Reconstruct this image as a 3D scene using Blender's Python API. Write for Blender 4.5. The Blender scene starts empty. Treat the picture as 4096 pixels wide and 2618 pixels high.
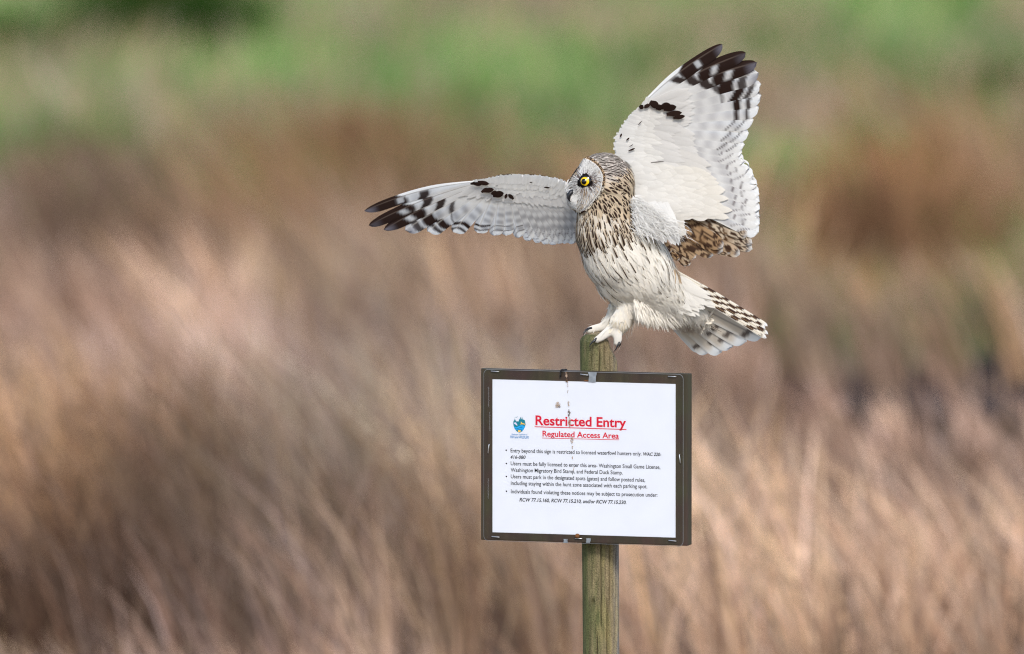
import bpy, bmesh, math, random
import numpy as np
from mathutils import Vector, Matrix, noise as mnoise
from mathutils.bvhtree import BVHTree

# ------------------------------------------------------------------ camera, sky, sun, exposure
D = 24.0                       # metres from the lens to the post
S = 2820.0                     # photograph pixels per metre at that distance
PITCH = math.radians(3.5)      # the camera looks slightly down
CTR = Vector((0.0, 0.0, 1.10))
FWD = Vector((0, math.cos(PITCH), -math.sin(PITCH)))
UPV = Vector((0, math.sin(PITCH), math.cos(PITCH)))
CAM = CTR - FWD * D

scene = bpy.context.scene
cam_data = bpy.data.cameras.new('camera')
cam = bpy.data.objects.new('camera', cam_data)
scene.collection.objects.link(cam)
cam.location = CAM
cam.rotation_euler = (math.radians(90) - PITCH, 0, 0)
cam_data.sensor_width = 36.0
cam_data.lens = 36.0 * D / (4096.0 / S)
cam_data.clip_start = 0.5
cam_data.clip_end = 9000.0
cam_data.dof.use_dof = True
cam_data.dof.focus_distance = D
cam_data.dof.aperture_fstop = cam_data.lens / 100.0
scene.camera = cam

SUN_DIR = Vector((0.10, -0.76, 0.64)).normalized()      # towards the sun
sun_elev = math.asin(SUN_DIR.z)
sun_rot = math.atan2(SUN_DIR.x, SUN_DIR.y)
world = bpy.data.worlds.new('World')
scene.world = world
world.use_nodes = True
wn = world.node_tree
wn.nodes.clear()
wo = wn.nodes.new('ShaderNodeOutputWorld')
wb = wn.nodes.new('ShaderNodeBackground')
ws = wn.nodes.new('ShaderNodeTexSky')
ws.sky_type = 'NISHITA'
ws.sun_disc = False
ws.sun_elevation = sun_elev
ws.sun_rotation = sun_rot
ws.air_density = 1.0
ws.dust_density = 1.0
ws.ozone_density = 1.0
wb.inputs[1].default_value = 0.125
wn.links.new(ws.outputs[0], wb.inputs[0])
wn.links.new(wb.outputs[0], wo.inputs[0])

sl = bpy.data.lights.new('sun', 'SUN')
sl.energy = 1.65
sl.angle = math.radians(13)
sl.color = (1.0, 0.955, 0.895)
so = bpy.data.objects.new('sun', sl)
scene.collection.objects.link(so)
so.rotation_euler = (-SUN_DIR).to_track_quat('-Z', 'Y').to_euler()
so.location = (10, -20, 30)

scene.view_settings.view_transform = 'Standard'
scene.view_settings.look = 'None'
scene.view_settings.gamma = 1.0
scene.view_settings.exposure = 0.88
scene.view_settings.use_curve_mapping = False
try:
    scene.cycles.use_denoising = True
    scene.cycles.max_bounces = 8
    scene.cycles.filter_width = 1.15
    scene.cycles.denoising_prefilter = 'NONE'
    scene.cycles.transparent_max_bounces = 12
except Exception:
    pass

# ------------------------------------------------------------------ helpers
C = scene.collection
rnd = random.Random(7)
rng = np.random.default_rng(11)
K = 1.70100                    # photograph pixels per pixel of the 2408-wide view I measured in


def P(px, py, y):
    """Point of the place seen at photograph pixel (px, py) and standing at depth y."""
    d = FWD * D + Vector((1, 0, 0)) * ((px - 2048.0) / S) + UPV * ((1309.0 - py) / S)
    return CAM + d * ((y - CAM.y) / d.y)


def PK(kx, ky, y):
    return P(kx * K, ky * K, y)


def G(kx, ky, z=0.0):
    d = FWD * D + Vector((1, 0, 0)) * ((kx * K - 2048.0) / S) + UPV * ((1309.0 - ky * K) / S)
    return CAM + d * ((z - CAM.z) / d.z)


def to_px(p):
    v = Vector(p) - CAM
    zc = v.dot(FWD)
    return (2048 + v.x / zc * D * S, 1309 - v.dot(UPV) / zc * D * S)


def lin(r, g, b):
    def f(c):
        c /= 255.0
        return c / 12.92 if c <= 0.04045 else ((c + 0.055) / 1.055) ** 2.4
    return (f(r), f(g), f(b))


def link(o, parent=None):
    C.objects.link(o)
    if parent is not None:
        o.parent = parent
        o.matrix_parent_inverse = parent.matrix_world.inverted()
    return o


def empty(name, loc):
    o = bpy.data.objects.new(name, None)
    o.empty_display_size = 0.05
    o.location = loc
    C.objects.link(o)
    o.matrix_world = Matrix.Translation(loc)
    return o


def tag(o, label=None, cat=None, group=None, kind=None):
    if label: o['label'] = label
    if cat: o['category'] = cat
    if group: o['group'] = group
    if kind: o['kind'] = kind
    return o


def mesh_obj(name, verts, faces, mat, parent=None, cols=None, smooth=True):
    me = bpy.data.meshes.new(name)
    me.from_pydata([tuple(v) for v in verts], [], faces)
    if smooth:
        me.polygons.foreach_set('use_smooth', [True] * len(me.polygons))
    if cols is not None:
        a = me.color_attributes.new('Col', 'FLOAT_COLOR', 'POINT')
        arr = np.ones((len(verts), 4), np.float32)
        arr[:, :3] = np.asarray(cols, np.float32)[:, :3]
        a.data.foreach_set('color', arr.ravel())
    me.materials.append(mat)
    me.update()
    o = bpy.data.objects.new(name, me)
    return link(o, parent)


def np_mesh(name, V, F, mat, cols=None, parent=None, smooth=True, normals=None):
    """V (n,3) array, F (m,k) array with a constant number of corners."""
    me = bpy.data.meshes.new(name)
    n, m, k = len(V), len(F), F.shape[1]
    me.vertices.add(n)
    me.vertices.foreach_set('co', np.ascontiguousarray(V, np.float32).ravel())
    me.loops.add(m * k)
    me.loops.foreach_set('vertex_index', np.ascontiguousarray(F, np.int32).ravel())
    me.polygons.add(m)
    me.polygons.foreach_set('loop_start', np.arange(0, m * k, k, dtype=np.int32))
    if smooth:
        me.polygons.foreach_set('use_smooth', np.ones(m, bool))
    if cols is not None:
        a = me.color_attributes.new('Col', 'FLOAT_COLOR', 'POINT')
        arr = np.ones((n, 4), np.float32)
        arr[:, :3] = cols
        a.data.foreach_set('color', arr.ravel())
    me.materials.append(mat)
    me.update(calc_edges=True)
    me.validate()
    if normals is not None:
        me.normals_split_custom_set_from_vertices([tuple(v) for v in normals])
    o = bpy.data.objects.new(name, me)
    return link(o, parent)


def bm_obj(name, bm, mat, parent=None, smooth=False):
    me = bpy.data.meshes.new(name)
    bm.to_mesh(me)
    bm.free()
    if smooth:
        me.polygons.foreach_set('use_smooth', [True] * len(me.polygons))
    me.materials.append(mat)
    o = bpy.data.objects.new(name, me)
    return link(o, parent)


def vnoise(x, y, seed=0):
    """smooth value noise on arrays"""
    x = np.asarray(x, float); y = np.asarray(y, float)
    xi = np.floor(x).astype(np.int64); yi = np.floor(y).astype(np.int64)
    fx = x - xi; fy = y - yi
    fx = fx * fx * (3 - 2 * fx); fy = fy * fy * (3 - 2 * fy)
    def h(a, b):
        n = (a * 374761393 + b * 668265263 + seed * 974634777) & 0xFFFFFFFF
        n = ((n ^ (n >> 13)) * 1274126177) & 0xFFFFFFFF
        return ((n ^ (n >> 16)) & 0xFFFF) / 65535.0
    a = h(xi, yi); b = h(xi + 1, yi); c = h(xi, yi + 1); d = h(xi + 1, yi + 1)
    return (a * (1 - fx) + b * fx) * (1 - fy) + (c * (1 - fx) + d * fx) * fy


def sstep(a, b, x):
    t = np.clip((np.asarray(x, float) - a) / (b - a), 0, 1)
    return t * t * (3 - 2 * t)


# ------------------------------------------------------------------ materials
def new_mat(name):
    m = bpy.data.materials.new(name)
    m.use_nodes = True
    nt = m.node_tree
    nt.nodes.clear()
    out = nt.nodes.new('ShaderNodeOutputMaterial')
    return m, nt, out


def N(nt, kind, **kw):
    n = nt.nodes.new(kind)
    for k, v in kw.items():
        setattr(n, k, v)
    return n


def simple_mat(name, col, rough=0.6, metal=0.0, spec=0.5, noise_scale=None, noise_amt=0.25, bump=0.0):
    m, nt, out = new_mat(name)
    b = N(nt, 'ShaderNodeBsdfPrincipled')
    b.inputs['Base Color'].default_value = (*col, 1)
    b.inputs['Roughness'].default_value = rough
    b.inputs['Metallic'].default_value = metal
    b.inputs['Specular IOR Level'].default_value = spec
    nt.links.new(b.outputs[0], out.inputs[0])
    if noise_scale:
        tc = N(nt, 'ShaderNodeTexCoord')
        nz = N(nt, 'ShaderNodeTexNoise')
        nz.inputs['Scale'].default_value = noise_scale
        nz.inputs['Detail'].default_value = 6
        nt.links.new(tc.outputs['Object'], nz.inputs['Vector'])
        mx = N(nt, 'ShaderNodeMix', data_type='RGBA')
        mx.inputs[6].default_value = (*[c * (1 - noise_amt) for c in col], 1)
        mx.inputs[7].default_value = (*[min(1, c * (1 + noise_amt)) for c in col], 1)
        nt.links.new(nz.outputs[0], mx.inputs[0])
        nt.links.new(mx.outputs[2], b.inputs['Base Color'])
        if bump:
            bp = N(nt, 'ShaderNodeBump')
            bp.inputs['Strength'].default_value = bump
            bp.inputs['Distance'].default_value = 0.002
            nt.links.new(nz.outputs[0], bp.inputs['Height'])
            nt.links.new(bp.outputs[0], b.inputs['Normal'])
    return m


def attr_mat(name, transl=0.3, noise_scale=900.0, noise_amt=0.1, stretch=(1, 1, 1)):
    """Colour from the mesh's own attribute, matt, letting some light through."""
    m, nt, out = new_mat(name)
    at = N(nt, 'ShaderNodeAttribute', attribute_name='Col')
    tc = N(nt, 'ShaderNodeTexCoord')
    mp = N(nt, 'ShaderNodeMapping')
    mp.inputs['Scale'].default_value = stretch
    nz = N(nt, 'ShaderNodeTexNoise')
    nz.inputs['Scale'].default_value = noise_scale
    nz.inputs['Detail'].default_value = 3
    nt.links.new(tc.outputs['Object'], mp.inputs[0])
    nt.links.new(mp.outputs[0], nz.inputs['Vector'])
    mr = N(nt, 'ShaderNodeMapRange')
    mr.inputs[3].default_value = 1 - noise_amt
    mr.inputs[4].default_value = 1 + noise_amt
    nt.links.new(nz.outputs[0], mr.inputs[0])
    mul = N(nt, 'ShaderNodeVectorMath', operation='MULTIPLY')
    nt.links.new(at.outputs['Color'], mul.inputs[0])
    nt.links.new(mr.outputs[0], mul.inputs[1])
    d = N(nt, 'ShaderNodeBsdfDiffuse')
    d.inputs['Roughness'].default_value = 0.6
    t = N(nt, 'ShaderNodeBsdfTranslucent')
    nt.links.new(mul.outputs[0], d.inputs['Color'])
    nt.links.new(mul.outputs[0], t.inputs['Color'])
    mx = N(nt, 'ShaderNodeMixShader')
    mx.inputs[0].default_value = transl
    nt.links.new(d.outputs[0], mx.inputs[1])
    nt.links.new(t.outputs[0], mx.inputs[2])
    nt.links.new(mx.outputs[0], out.inputs[0])
    return m


M_GRASS = attr_mat('dry_grass', 0.25, 40.0, 0.12)
M_FEATHER = attr_mat('feather', 0.34, 700.0, 0.06)
M_DOWN = attr_mat('down', 0.22, 500.0, 0.05)

# ------------------------------------------------------------------ ground
def ground_material():
    m, nt, out = new_mat('field_soil')
    tc = N(nt, 'ShaderNodeTexCoord')
    b = N(nt, 'ShaderNodeBsdfPrincipled')
    b.inputs['Roughness'].default_value = 0.95
    b.inputs['Specular IOR Level'].default_value = 0.1
    n1 = N(nt, 'ShaderNodeTexNoise'); n1.inputs['Scale'].default_value = 0.9; n1.inputs['Detail'].default_value = 8
    n2 = N(nt, 'ShaderNodeTexNoise'); n2.inputs['Scale'].default_value = 14; n2.inputs['Detail'].default_value = 6
    nt.links.new(tc.outputs['Object'], n1.inputs['Vector'])
    nt.links.new(tc.outputs['Object'], n2.inputs['Vector'])
    soil = N(nt, 'ShaderNodeMix', data_type='RGBA')
    soil.inputs[6].default_value = (0.085, 0.052, 0.036, 1)
    soil.inputs[7].default_value = (0.20, 0.135, 0.092, 1)
    nt.links.new(n2.outputs[0], soil.inputs[0])
    green = N(nt, 'ShaderNodeMix', data_type='RGBA')
    green.inputs[6].default_value = (0.115, 0.175, 0.058, 1)
    green.inputs[7].default_value = (0.24, 0.29, 0.125, 1)
    nt.links.new(n2.outputs[0], green.inputs[0])
    sx = N(nt, 'ShaderNodeSeparateXYZ')
    nt.links.new(tc.outputs['Object'], sx.inputs[0])
    mr = N(nt, 'ShaderNodeMapRange')
    mr.inputs[1].default_value = 14.5; mr.inputs[2].default_value = 18.5
    mr.inputs[3].default_value = -0.35; mr.inputs[4].default_value = 1.35
    nt.links.new(sx.outputs['Y'], mr.inputs[0])
    ad = N(nt, 'ShaderNodeMath', operation='SUBTRACT')
    nt.links.new(mr.outputs[0], ad.inputs[0])
    sc = N(nt, 'ShaderNodeMath', operation='MULTIPLY_ADD')
    sc.inputs[1].default_value = 1.4; sc.inputs[2].default_value = -0.55
    nt.links.new(n1.outputs[0], sc.inputs[0])
    nt.links.new(sc.outputs[0], ad.inputs[1])
    cl = N(nt, 'ShaderNodeClamp')
    nt.links.new(ad.outputs[0], cl.inputs[0])
    mx = N(nt, 'ShaderNodeMix', data_type='RGBA')
    nt.links.new(cl.outputs[0], mx.inputs[0])
    nt.links.new(soil.outputs[2], mx.inputs[6])
    nt.links.new(green.outputs[2], mx.inputs[7])
    nt.links.new(mx.outputs[2], b.inputs['Base Color'])
    nt.links.new(b.outputs[0], out.inputs[0])
    return m


M_GROUND = ground_material()
# fine sheet near, coarse rings out to the horizon, all one mesh
xs = sorted(set([-4000, -1200, -300, -80, -30] + [round(-14 + i * 0.5, 2) for i in range(57)] + [30, 80, 300, 1200, 4000]))
ys = sorted(set([-1200, -300, -100, -40] + [round(-26 + i * 0.5, 2) for i in range(180)] + [90, 150, 400, 1200, 4500]))
gv = []
for yy in ys:
    for xx in xs:
        z = 0.0
        if abs(xx) <= 14 and -26 < yy < 64:
            z = 0.05 * (float(vnoise(xx * 0.55, yy * 0.35, 3)) - 0.5)
        gv.append((xx, yy, z))
nx = len(xs)
gf = [(j * nx + i, j * nx + i + 1, (j + 1) * nx + i + 1, (j + 1) * nx + i)
      for j in range(len(ys) - 1) for i in range(nx - 1)]
ground = mesh_obj('ground', gv, gf, M_GROUND)
tag(ground, 'brown and green field ground under the grass', None, None, 'structure')

# muddy channel crossing the field on the right
M_MUD = simple_mat('wet_mud', (0.038, 0.025, 0.022), 0.95, 0, 0.1, 6.0, 0.4, 0.3)
mv, mf = [], []
path = [G(2640, 900), G(2408, 930), G(2250, 948), G(2080, 956), G(1900, 948), G(1760, 930), G(1660, 925)]
wid = [1.3, 1.15, 0.9, 0.75, 0.62, 0.5, 0.15]
pts = []
for i in range(len(path) - 1):
    for k in range(6):
        t = k / 6
        pts.append((path[i].lerp(path[i + 1], t), wid[i] * (1 - t) + wid[i + 1] * t))
pts.append((path[-1], wid[-1]))
for i, (p, w) in enumerate(pts):
    j = 0.15 * (rnd.random() - 0.5)
    for s in (-1, -0.5, 0, 0.5, 1):
        mv.append((p.x, p.y + s * w + j, 0.034 - 0.012 * (1 - s * s)))
for i in range(len(pts) - 1):
    for k in range(4):
        a = i * 5 + k
        mf.append((a, a + 1, a + 6, a + 5))
mud = mesh_obj('mud_channel', mv, mf, M_MUD)
tag(mud, 'dark wet mud channel crossing the field', None, None, 'structure')

# ------------------------------------------------------------------ grass
def blades(name, x, y, h, w, lean, colr, mat=M_GRASS, parent=None, z0=None, droop=0.35):
    """each blade: four levels, narrowing to a point; lean is the horizontal offset of its tip"""
    n = len(x)
    if z0 is None:
        z0 = np.zeros(n) - 0.03
    ang = rng.uniform(0, 2 * np.pi, n)
    cx, sy_ = np.cos(ang), np.sin(ang)
    lv = np.array([0.0, 0.38, 0.74, 1.0])
    wf = np.array([0.8, 1.0, 0.7, 0.05])
    V = np.zeros((n, 8, 3), np.float32)
    for k in range(4):
        t = lv[k]
        bx = x + lean[:, 0] * t ** 1.7
        by = y + lean[:, 1] * t ** 1.7
        bz = z0 + h * (t - droop * 0.35 * t ** 3)
        V[:, 2 * k, 0] = bx - cx * w * wf[k]; V[:, 2 * k, 1] = by - sy_ * w * wf[k]; V[:, 2 * k, 2] = bz
        V[:, 2 * k + 1, 0] = bx + cx * w * wf[k]; V[:, 2 * k + 1, 1] = by + sy_ * w * wf[k]; V[:, 2 * k + 1, 2] = bz
    b = (np.arange(n) * 8)[:, None]
    F = np.concatenate([b + np.array([0, 1, 3, 2]), b + np.array([2, 3, 5, 4]), b + np.array([4, 5, 7, 6])], 0)
    cols = np.repeat(colr[:, None, :], 8, 1).reshape(-1, 3)
    return np_mesh(name, V.reshape(-1, 3), F, mat, cols, parent)


PAL = 0.97 * np.array([0.965, 0.995, 0.94]) * np.array([lin(196, 168, 146), lin(176, 146, 128), lin(158, 126, 110), lin(206, 172, 140),
                lin(136, 108, 94), lin(188, 162, 152), lin(112, 86, 74), lin(214, 192, 170)])
GPAL = 1.02 * np.array([lin(116, 144, 80), lin(98, 140, 66), lin(142, 156, 102), lin(78, 116, 48), lin(154, 156, 104)])


def edge_y(x):
    """how far the dry grass reaches before the green turf"""
    return 18.8 + 1.3 * sstep(-0.5, -0.9, x) + 3.4 * sstep(0.55, 1.35, x) + 2.0 * (vnoise(x * 1.3 + 9, x * 0 + 2, 21) - 0.5) + 0.9 * sstep(0.2, -0.1, abs(x + 0.15))


RST, DRK, PAL_, GLD = (0.88, 0.70, 0.54), (0.50, 0.43, 0.40), (1.36, 1.40, 1.46), (1.06, 1.05, 1.0)
# stands of grass of one colour: view position, width and depth in metres, tint
PATCH = [(870, 400, 0.30, 1.8, RST), (700, 560, 0.30, 1.3, RST), (1010, 640, 0.20, 0.9, DRK), (2070, 470, 0.30, 1.3, RST), (1960, 520, 0.22, 1.0, RST),
         (2230, 430, 0.2, 1.0, RST), (500, 1110, 0.16, 0.6, DRK), (110, 850, 0.14, 0.8, DRK), (330, 760, 0.10, 0.7, DRK), (210, 480, 0.22, 1.6, DRK),
         (600, 1000, 0.16, 0.4, PAL_), (280, 880, 0.16, 0.6, PAL_), (450, 690, 0.2, 0.8, PAL_), (760, 860, 0.22, 0.8, PAL_), (1120, 900, 0.2, 0.7, PAL_), (620, 350, 0.25, 1.5, PAL_),
         (1180, 1350, 0.16, 0.4, DRK), (120, 1380, 0.25, 0.5, DRK), (640, 1440, 0.12, 0.3, DRK), (1560, 640, 0.2, 1.0, RST), (1300, 700, 0.2, 0.8, DRK),
         (2000, 1250, 0.5, 1.2, GLD), (2300, 1350, 0.4, 1.0, GLD), (1750, 1400, 0.3, 0.6, GLD), (2150, 800, 0.5, 0.9, PAL_), (1720, 900, 0.14, 0.6, DRK), (1500, 1450, 0.2, 0.4, DRK),
         (2380, 640, 0.14, 0.8, DRK), (1000, 1200, 0.2, 0.5, PAL_), (850, 1300, 0.14, 0.4, DRK), (300, 1200, 0.2, 0.4, RST), (1950, 980, 0.2, 0.5, DRK)]


def dry(nb, x0, x1, y0, y1):
    x = rng.uniform(x0, x1, nb); y = rng.uniform(y0, y1, nb)
    # tufts: pull the blades towards clump centres
    cxn = np.floor(x / 0.16); cyn = np.floor(y / 0.16)
    ox = vnoise(cxn * 3.7, cyn * 5.1, 5); oy = vnoise(cxn * 2.3, cyn * 7.7, 6)
    x = x * 0.55 + 0.45 * (cxn + ox) * 0.16; y = y * 0.55 + 0.45 * (cyn + oy) * 0.16
    dens = vnoise(x * 1.6, y * 0.9, 31) * 0.6 + vnoise(x * 4.5, y * 2.5, 32) * 0.4
    keep = (y < edge_y(x) + 1.5 * (rng.random(nb) - 0.5)) & (rng.random(nb) < 0.35 + 1.1 * dens)
    # the mud channel and the open bank behind it
    pch = np.interp(x, [0.62, 0.8, 1.2, 2.2], [14.7, 14.6, 14.6, 15.2])
    inch = (x > 0.55) & (np.abs(y - pch) < np.interp(x, [0.55, 0.9, 1.4, 2.4], [0.25, 0.55, 0.95, 1.3]))
    keep &= ~(inch & (rng.random(nb) < 0.97))
    x = x[keep]; y = y[keep]; n = len(x)
    cl = vnoise(x * 1.1 + 4, y * 0.55, 41) * 0.6 + vnoise(x * 3.1, y * 1.6, 42) * 0.4
    h = (0.30 + 0.26 * rng.random(n)) * (0.62 + 0.75 * cl)
    front = sstep(0.35, 0.8, x) * sstep(8.3, 9.6, y) * sstep(15.8, 15.0, y)
    h *= 1 - 0.66 * front * (rng.random(n) < 0.94)
    bank = sstep(0.5, 0.9, x) * sstep(15.4, 16.4, y) * sstep(20.5, 18.5, y)
    h *= 1 - 0.60 * bank
    h = np.where(y < 6.0, np.minimum(h, 0.19 + 0.05 * sstep(1, 6.0, y) + 0.05 * rng.random(n)), h)
    ci = np.clip((rng.random(n) * 0.55 + 0.75 * (1 - cl) - 0.12) * len(PAL), 0, len(PAL) - 1).astype(int)
    order = np.array([7, 3, 0, 5, 1, 2, 4, 6])
    col = PAL[order[ci]].copy()
    # rusty and grey-pink reaches
    rust = sstep(0.50, 0.75, vnoise(x * 0.9 + 7, y * 0.4 + 3, 51))[:, None]
    col = col * (1 - rust * 0.5) + col * np.array([1.04, 0.90, 0.74]) * rust * 0.5
    warm = sstep(0.2, 1.0, x)[:, None] * sstep(14, 6, y)[:, None]
    col = col * (1 + warm * np.array([0.06, 0.05, 0.02]))
    g = (bank > 0.35) & (rng.random(n) < 0.25 + 0.6 * sstep(0.3, 0.6, vnoise(x * 2.4, y * 1.2, 77)))
    col[g] = GPAL[rng.integers(0, len(GPAL), g.sum())]
    edge = (y > edge_y(x) - 2.0) & (rng.random(n) < 0.25)
    col[edge] = GPAL[rng.integers(0, len(GPAL), edge.sum())] * 1.0
    blot = 0.5 * vnoise(x * 3.2, y * 0.9, 91) + 0.5 * vnoise(x * 1.3 + 3, y * 0.4, 92)
    col *= (0.50 + 0.98 * sstep(0.24, 0.76, blot))[:, None]
    grp = vnoise(x * 2.1 + 30, y * 0.7, 93)[:, None]
    col = col * (1 + (grp - 0.5) * np.array([-0.04, 0.0, 0.16]))
    for (kx, ky, rx, ry, mul) in PATCH:
        c_ = G(kx, ky, 0.22)
        w_ = np.exp(-((x - c_.x + 0.05 * np.sin(y * 3.1)) / rx) ** 2 - ((y - c_.y) / (ry * 1.7)) ** 2)[:, None]
        col = col * (1 - w_) + col * np.array(mul) * w_
    amp = (0.55 + 0.25 * sstep(14, 8, y))[:, None]
    col *= 1 - amp * 0.55 + 1.1 * amp * rng.random((n, 1))
    lean = np.stack([h * np.clip(-0.24 + 0.24 * rng.standard_normal(n), -0.7, 0.4), h * (0.25 * rng.standard_normal(n))], 1)
    w = 0.0018 + 0.0030 * rng.random(n) ** 2 + 0.0016 * sstep(6, 10, y)
    return x, y, h, w, lean, col


a = dry(64000, -2.6, 2.6, 1.4, 24.5)
b2 = dry(9000, -2.2, 2.2, -2.2, 1.4)
b2[2][:] *= 0.8
c2 = dry(30000, -8.0, -2.6, -2.0, 24.0)
d2 = dry(30000, 2.6, 8.0, -2.0, 24.0)
cat = [np.concatenate(q) for q in zip(a, b2, c2, d2)]
dry_grass = blades('dry_grass', *cat)
tag(dry_grass, 'tall tangled dry tan and brown grass filling the field', 'grass', None, 'stuff')

nb = 52000
x = rng.uniform(-6, 6, nb); y = rng.uniform(16.0, 50, nb)
x[:34000] = rng.uniform(-2.6, 2.6, 34000); y[:34000] = rng.uniform(16.0, 42, 34000)
k = y > edge_y(x) - 1.2
x = x[k]; y = y[k]; n = len(x)
cl = vnoise(x * 1.5, y * 0.45, 61) * 0.6 + vnoise(x * 4.0, y * 1.2, 62) * 0.4
h = 0.05 + 0.13 * rng.random(n) * (0.5 + cl)
tan = rng.random(n) < sstep(0.50, 0.78, vnoise(x * 1.4 + 2, y * 0.32, 63)) * (0.32 + 0.5 * sstep(-0.2, 0.9, x)) + 0.06 + 0.5 * sstep(0.9, 1.6, x) * sstep(34, 24, y)
col = GPAL[np.clip((rng.random(n) * 0.5 + (cl - 0.2) * 0.9) * 4, 0, 4).astype(int)].copy()
col *= (0.72 + 0.6 * sstep(0.25, 0.75, vnoise(x * 2.2 + 5, y * 0.35, 64)))[:, None]
col[tan] = PAL[rng.integers(0, 6, tan.sum())]
h[tan] *= 1.6
col *= (0.8 + 0.4 * rng.random((n, 1)))
lean = np.stack([h * 0.4 * rng.standard_normal(n), h * 0.4 * rng.standard_normal(n)], 1)
turf = blades('green_grass', x, y, h, 0.003 + 0.003 * rng.random(n), lean, col)
tag(turf, 'short green turf with pale tufts beyond the dry grass', 'grass', None, 'stuff')


def tussock(base, nbl, hgt, spread, cols, label, fan=0.6, cat='grass tussock', group='grass tussocks'):
    r = np.abs(rng.standard_normal(nbl)).clip(0, 2.2) * spread
    a_ = rng.uniform(0, 2 * np.pi, nbl)
    x = base.x + r * np.cos(a_); y = base.y + r * np.sin(a_)
    h = hgt * (0.55 + 0.5 * rng.random(nbl))
    lean = np.stack([fan * h * np.cos(a_) * np.minimum(1, r / spread) + 0.1 * h * rng.standard_normal(nbl) - 0.06 * h,
                     fan * h * np.sin(a_) * np.minimum(1, r / spread)], 1)
    cols = np.array(cols)
    col = cols[rng.integers(0, len(cols), nbl)] * (0.8 + 0.4 * rng.random((nbl, 1)))
    o = blades('grass_tussock', x, y, h, 0.002 + 0.002 * rng.random(nbl), lean, col)
    tag(o, label, cat, group)
    return o


RUST = [lin(156, 116, 86), lin(136, 100, 74), lin(172, 134, 102), lin(112, 82, 60)]
TANC = [lin(186, 152, 122), lin(168, 132, 104), lin(200, 168, 138)]
DGRN = [lin(46, 76, 26), lin(60, 92, 34), lin(38, 62, 22)]
tussock(G(2060, 720), 620, 0.50, 0.15, RUST, 'large rust brown grass tussock fanning out right of the raised wing', 0.75)
tussock(G(860, 560), 1000, 0.50, 0.17, RUST, 'rust brown grass tussock above the outstretched wing tip')
tussock(G(1560, 740), 700, 0.40, 0.15, RUST, 'brown grass tussock behind the tail of the owl')
tussock(G(985, 820), 600, 0.40, 0.17, [lin(120, 90, 70), lin(104, 78, 62), lin(140, 104, 80)], 'dark brown tussock below the outstretched wing')
tussock(G(210, 590), 700, 0.42, 0.16, [lin(120, 92, 76), lin(104, 78, 66), lin(138, 106, 86)], 'dark brown tussock near the left edge below the green turf')
tussock(G(480, 1240), 800, 0.42, 0.16, [lin(112, 84, 70), lin(96, 70, 58), lin(130, 98, 80)], 'dark brown tussock low left of the sign', 0.3)
tussock(G(395, 125), 2000, 0.36, 0.15, DGRN, 'dark green rush clump at the upper left', 0.5, 'rush clump', 'green rush clumps')
tussock(G(45, 130), 500, 0.22, 0.12, DGRN, 'dark green rush clump at the left edge', 0.5, 'rush clump', 'green rush clumps')
tussock(G(2380, 250), 500, 0.20, 0.12, DGRN, 'green rush clump at the right edge', 0.5, 'rush clump', 'green rush clumps')

# ------------------------------------------------------------------ post
YAX = 0.03
PR = 0.0262
p_top = PK(1408, 800, YAX)
p_low = PK(1413, 1480, YAX)
axd = (p_top - p_low).normalized()
ztop = PK(1408, 787, YAX).z
zbot = -0.25


def post_axis(z):
    t = (z - p_low.z) / (p_top.z - p_low.z)
    return p_low.lerp(p_top, t)


def post_material():
    m, nt, out = new_mat('weathered_wood')
    b = N(nt, 'ShaderNodeBsdfPrincipled')
    b.inputs['Roughness'].default_value = 0.85
    b.inputs['Specular IOR Level'].default_value = 0.2
    at = N(nt, 'ShaderNodeAttribute', attribute_name='Col')
    tc = N(nt, 'ShaderNodeTexCoord')
    mp = N(nt, 'ShaderNodeMapping'); mp.inputs['Scale'].default_value = (260, 260, 16)
    nt.links.new(tc.outputs['Object'], mp.inputs[0])
    nz = N(nt, 'ShaderNodeTexNoise'); nz.inputs['Scale'].default_value = 1.0; nz.inputs['Detail'].default_value = 8
    nz.inputs['Roughness'].default_value = 0.65
    nt.links.new(mp.outputs[0], nz.inputs['Vector'])
    n2 = N(nt, 'ShaderNodeTexNoise'); n2.inputs['Scale'].default_value = 600; n2.inputs['Detail'].default_value = 4
    nt.links.new(tc.outputs['Object'], n2.inputs['Vector'])
    ad = N(nt, 'ShaderNodeMath', operation='ADD')
    nt.links.new(nz.outputs[0], ad.inputs[0]); nt.links.new(n2.outputs[0], ad.inputs[1])
    mr = N(nt, 'ShaderNodeMapRange'); mr.inputs[1].default_value = 0.7; mr.inputs[2].default_value = 1.3
    mr.inputs[3].default_value = 0.40; mr.inputs[4].default_value = 1.60
    nt.links.new(ad.outputs[0], mr.inputs[0])
    mul = N(nt, 'ShaderNodeVectorMath', operation='MULTIPLY')
    nt.links.new(at.outputs['Color'], mul.inputs[0]); nt.links.new(mr.outputs[0], mul.inputs[1])
    nt.links.new(mul.outputs[0], b.inputs['Base Color'])
    bp = N(nt, 'ShaderNodeBump'); bp.inputs['Strength'].default_value = 0.9; bp.inputs['Distance'].default_value = 0.0015
    nt.links.new(ad.outputs[0], bp.inputs['Height']); nt.links.new(bp.outputs[0], b.inputs['Normal'])
    nt.links.new(b.outputs[0], out.inputs[0])
    return m


M_WOOD = post_material()
NS = 220
zs = list(np.linspace(zbot, 0.5, 24)) + list(np.linspace(0.503, ztop, 190))
pv, pc, pf = [], [], []
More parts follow.
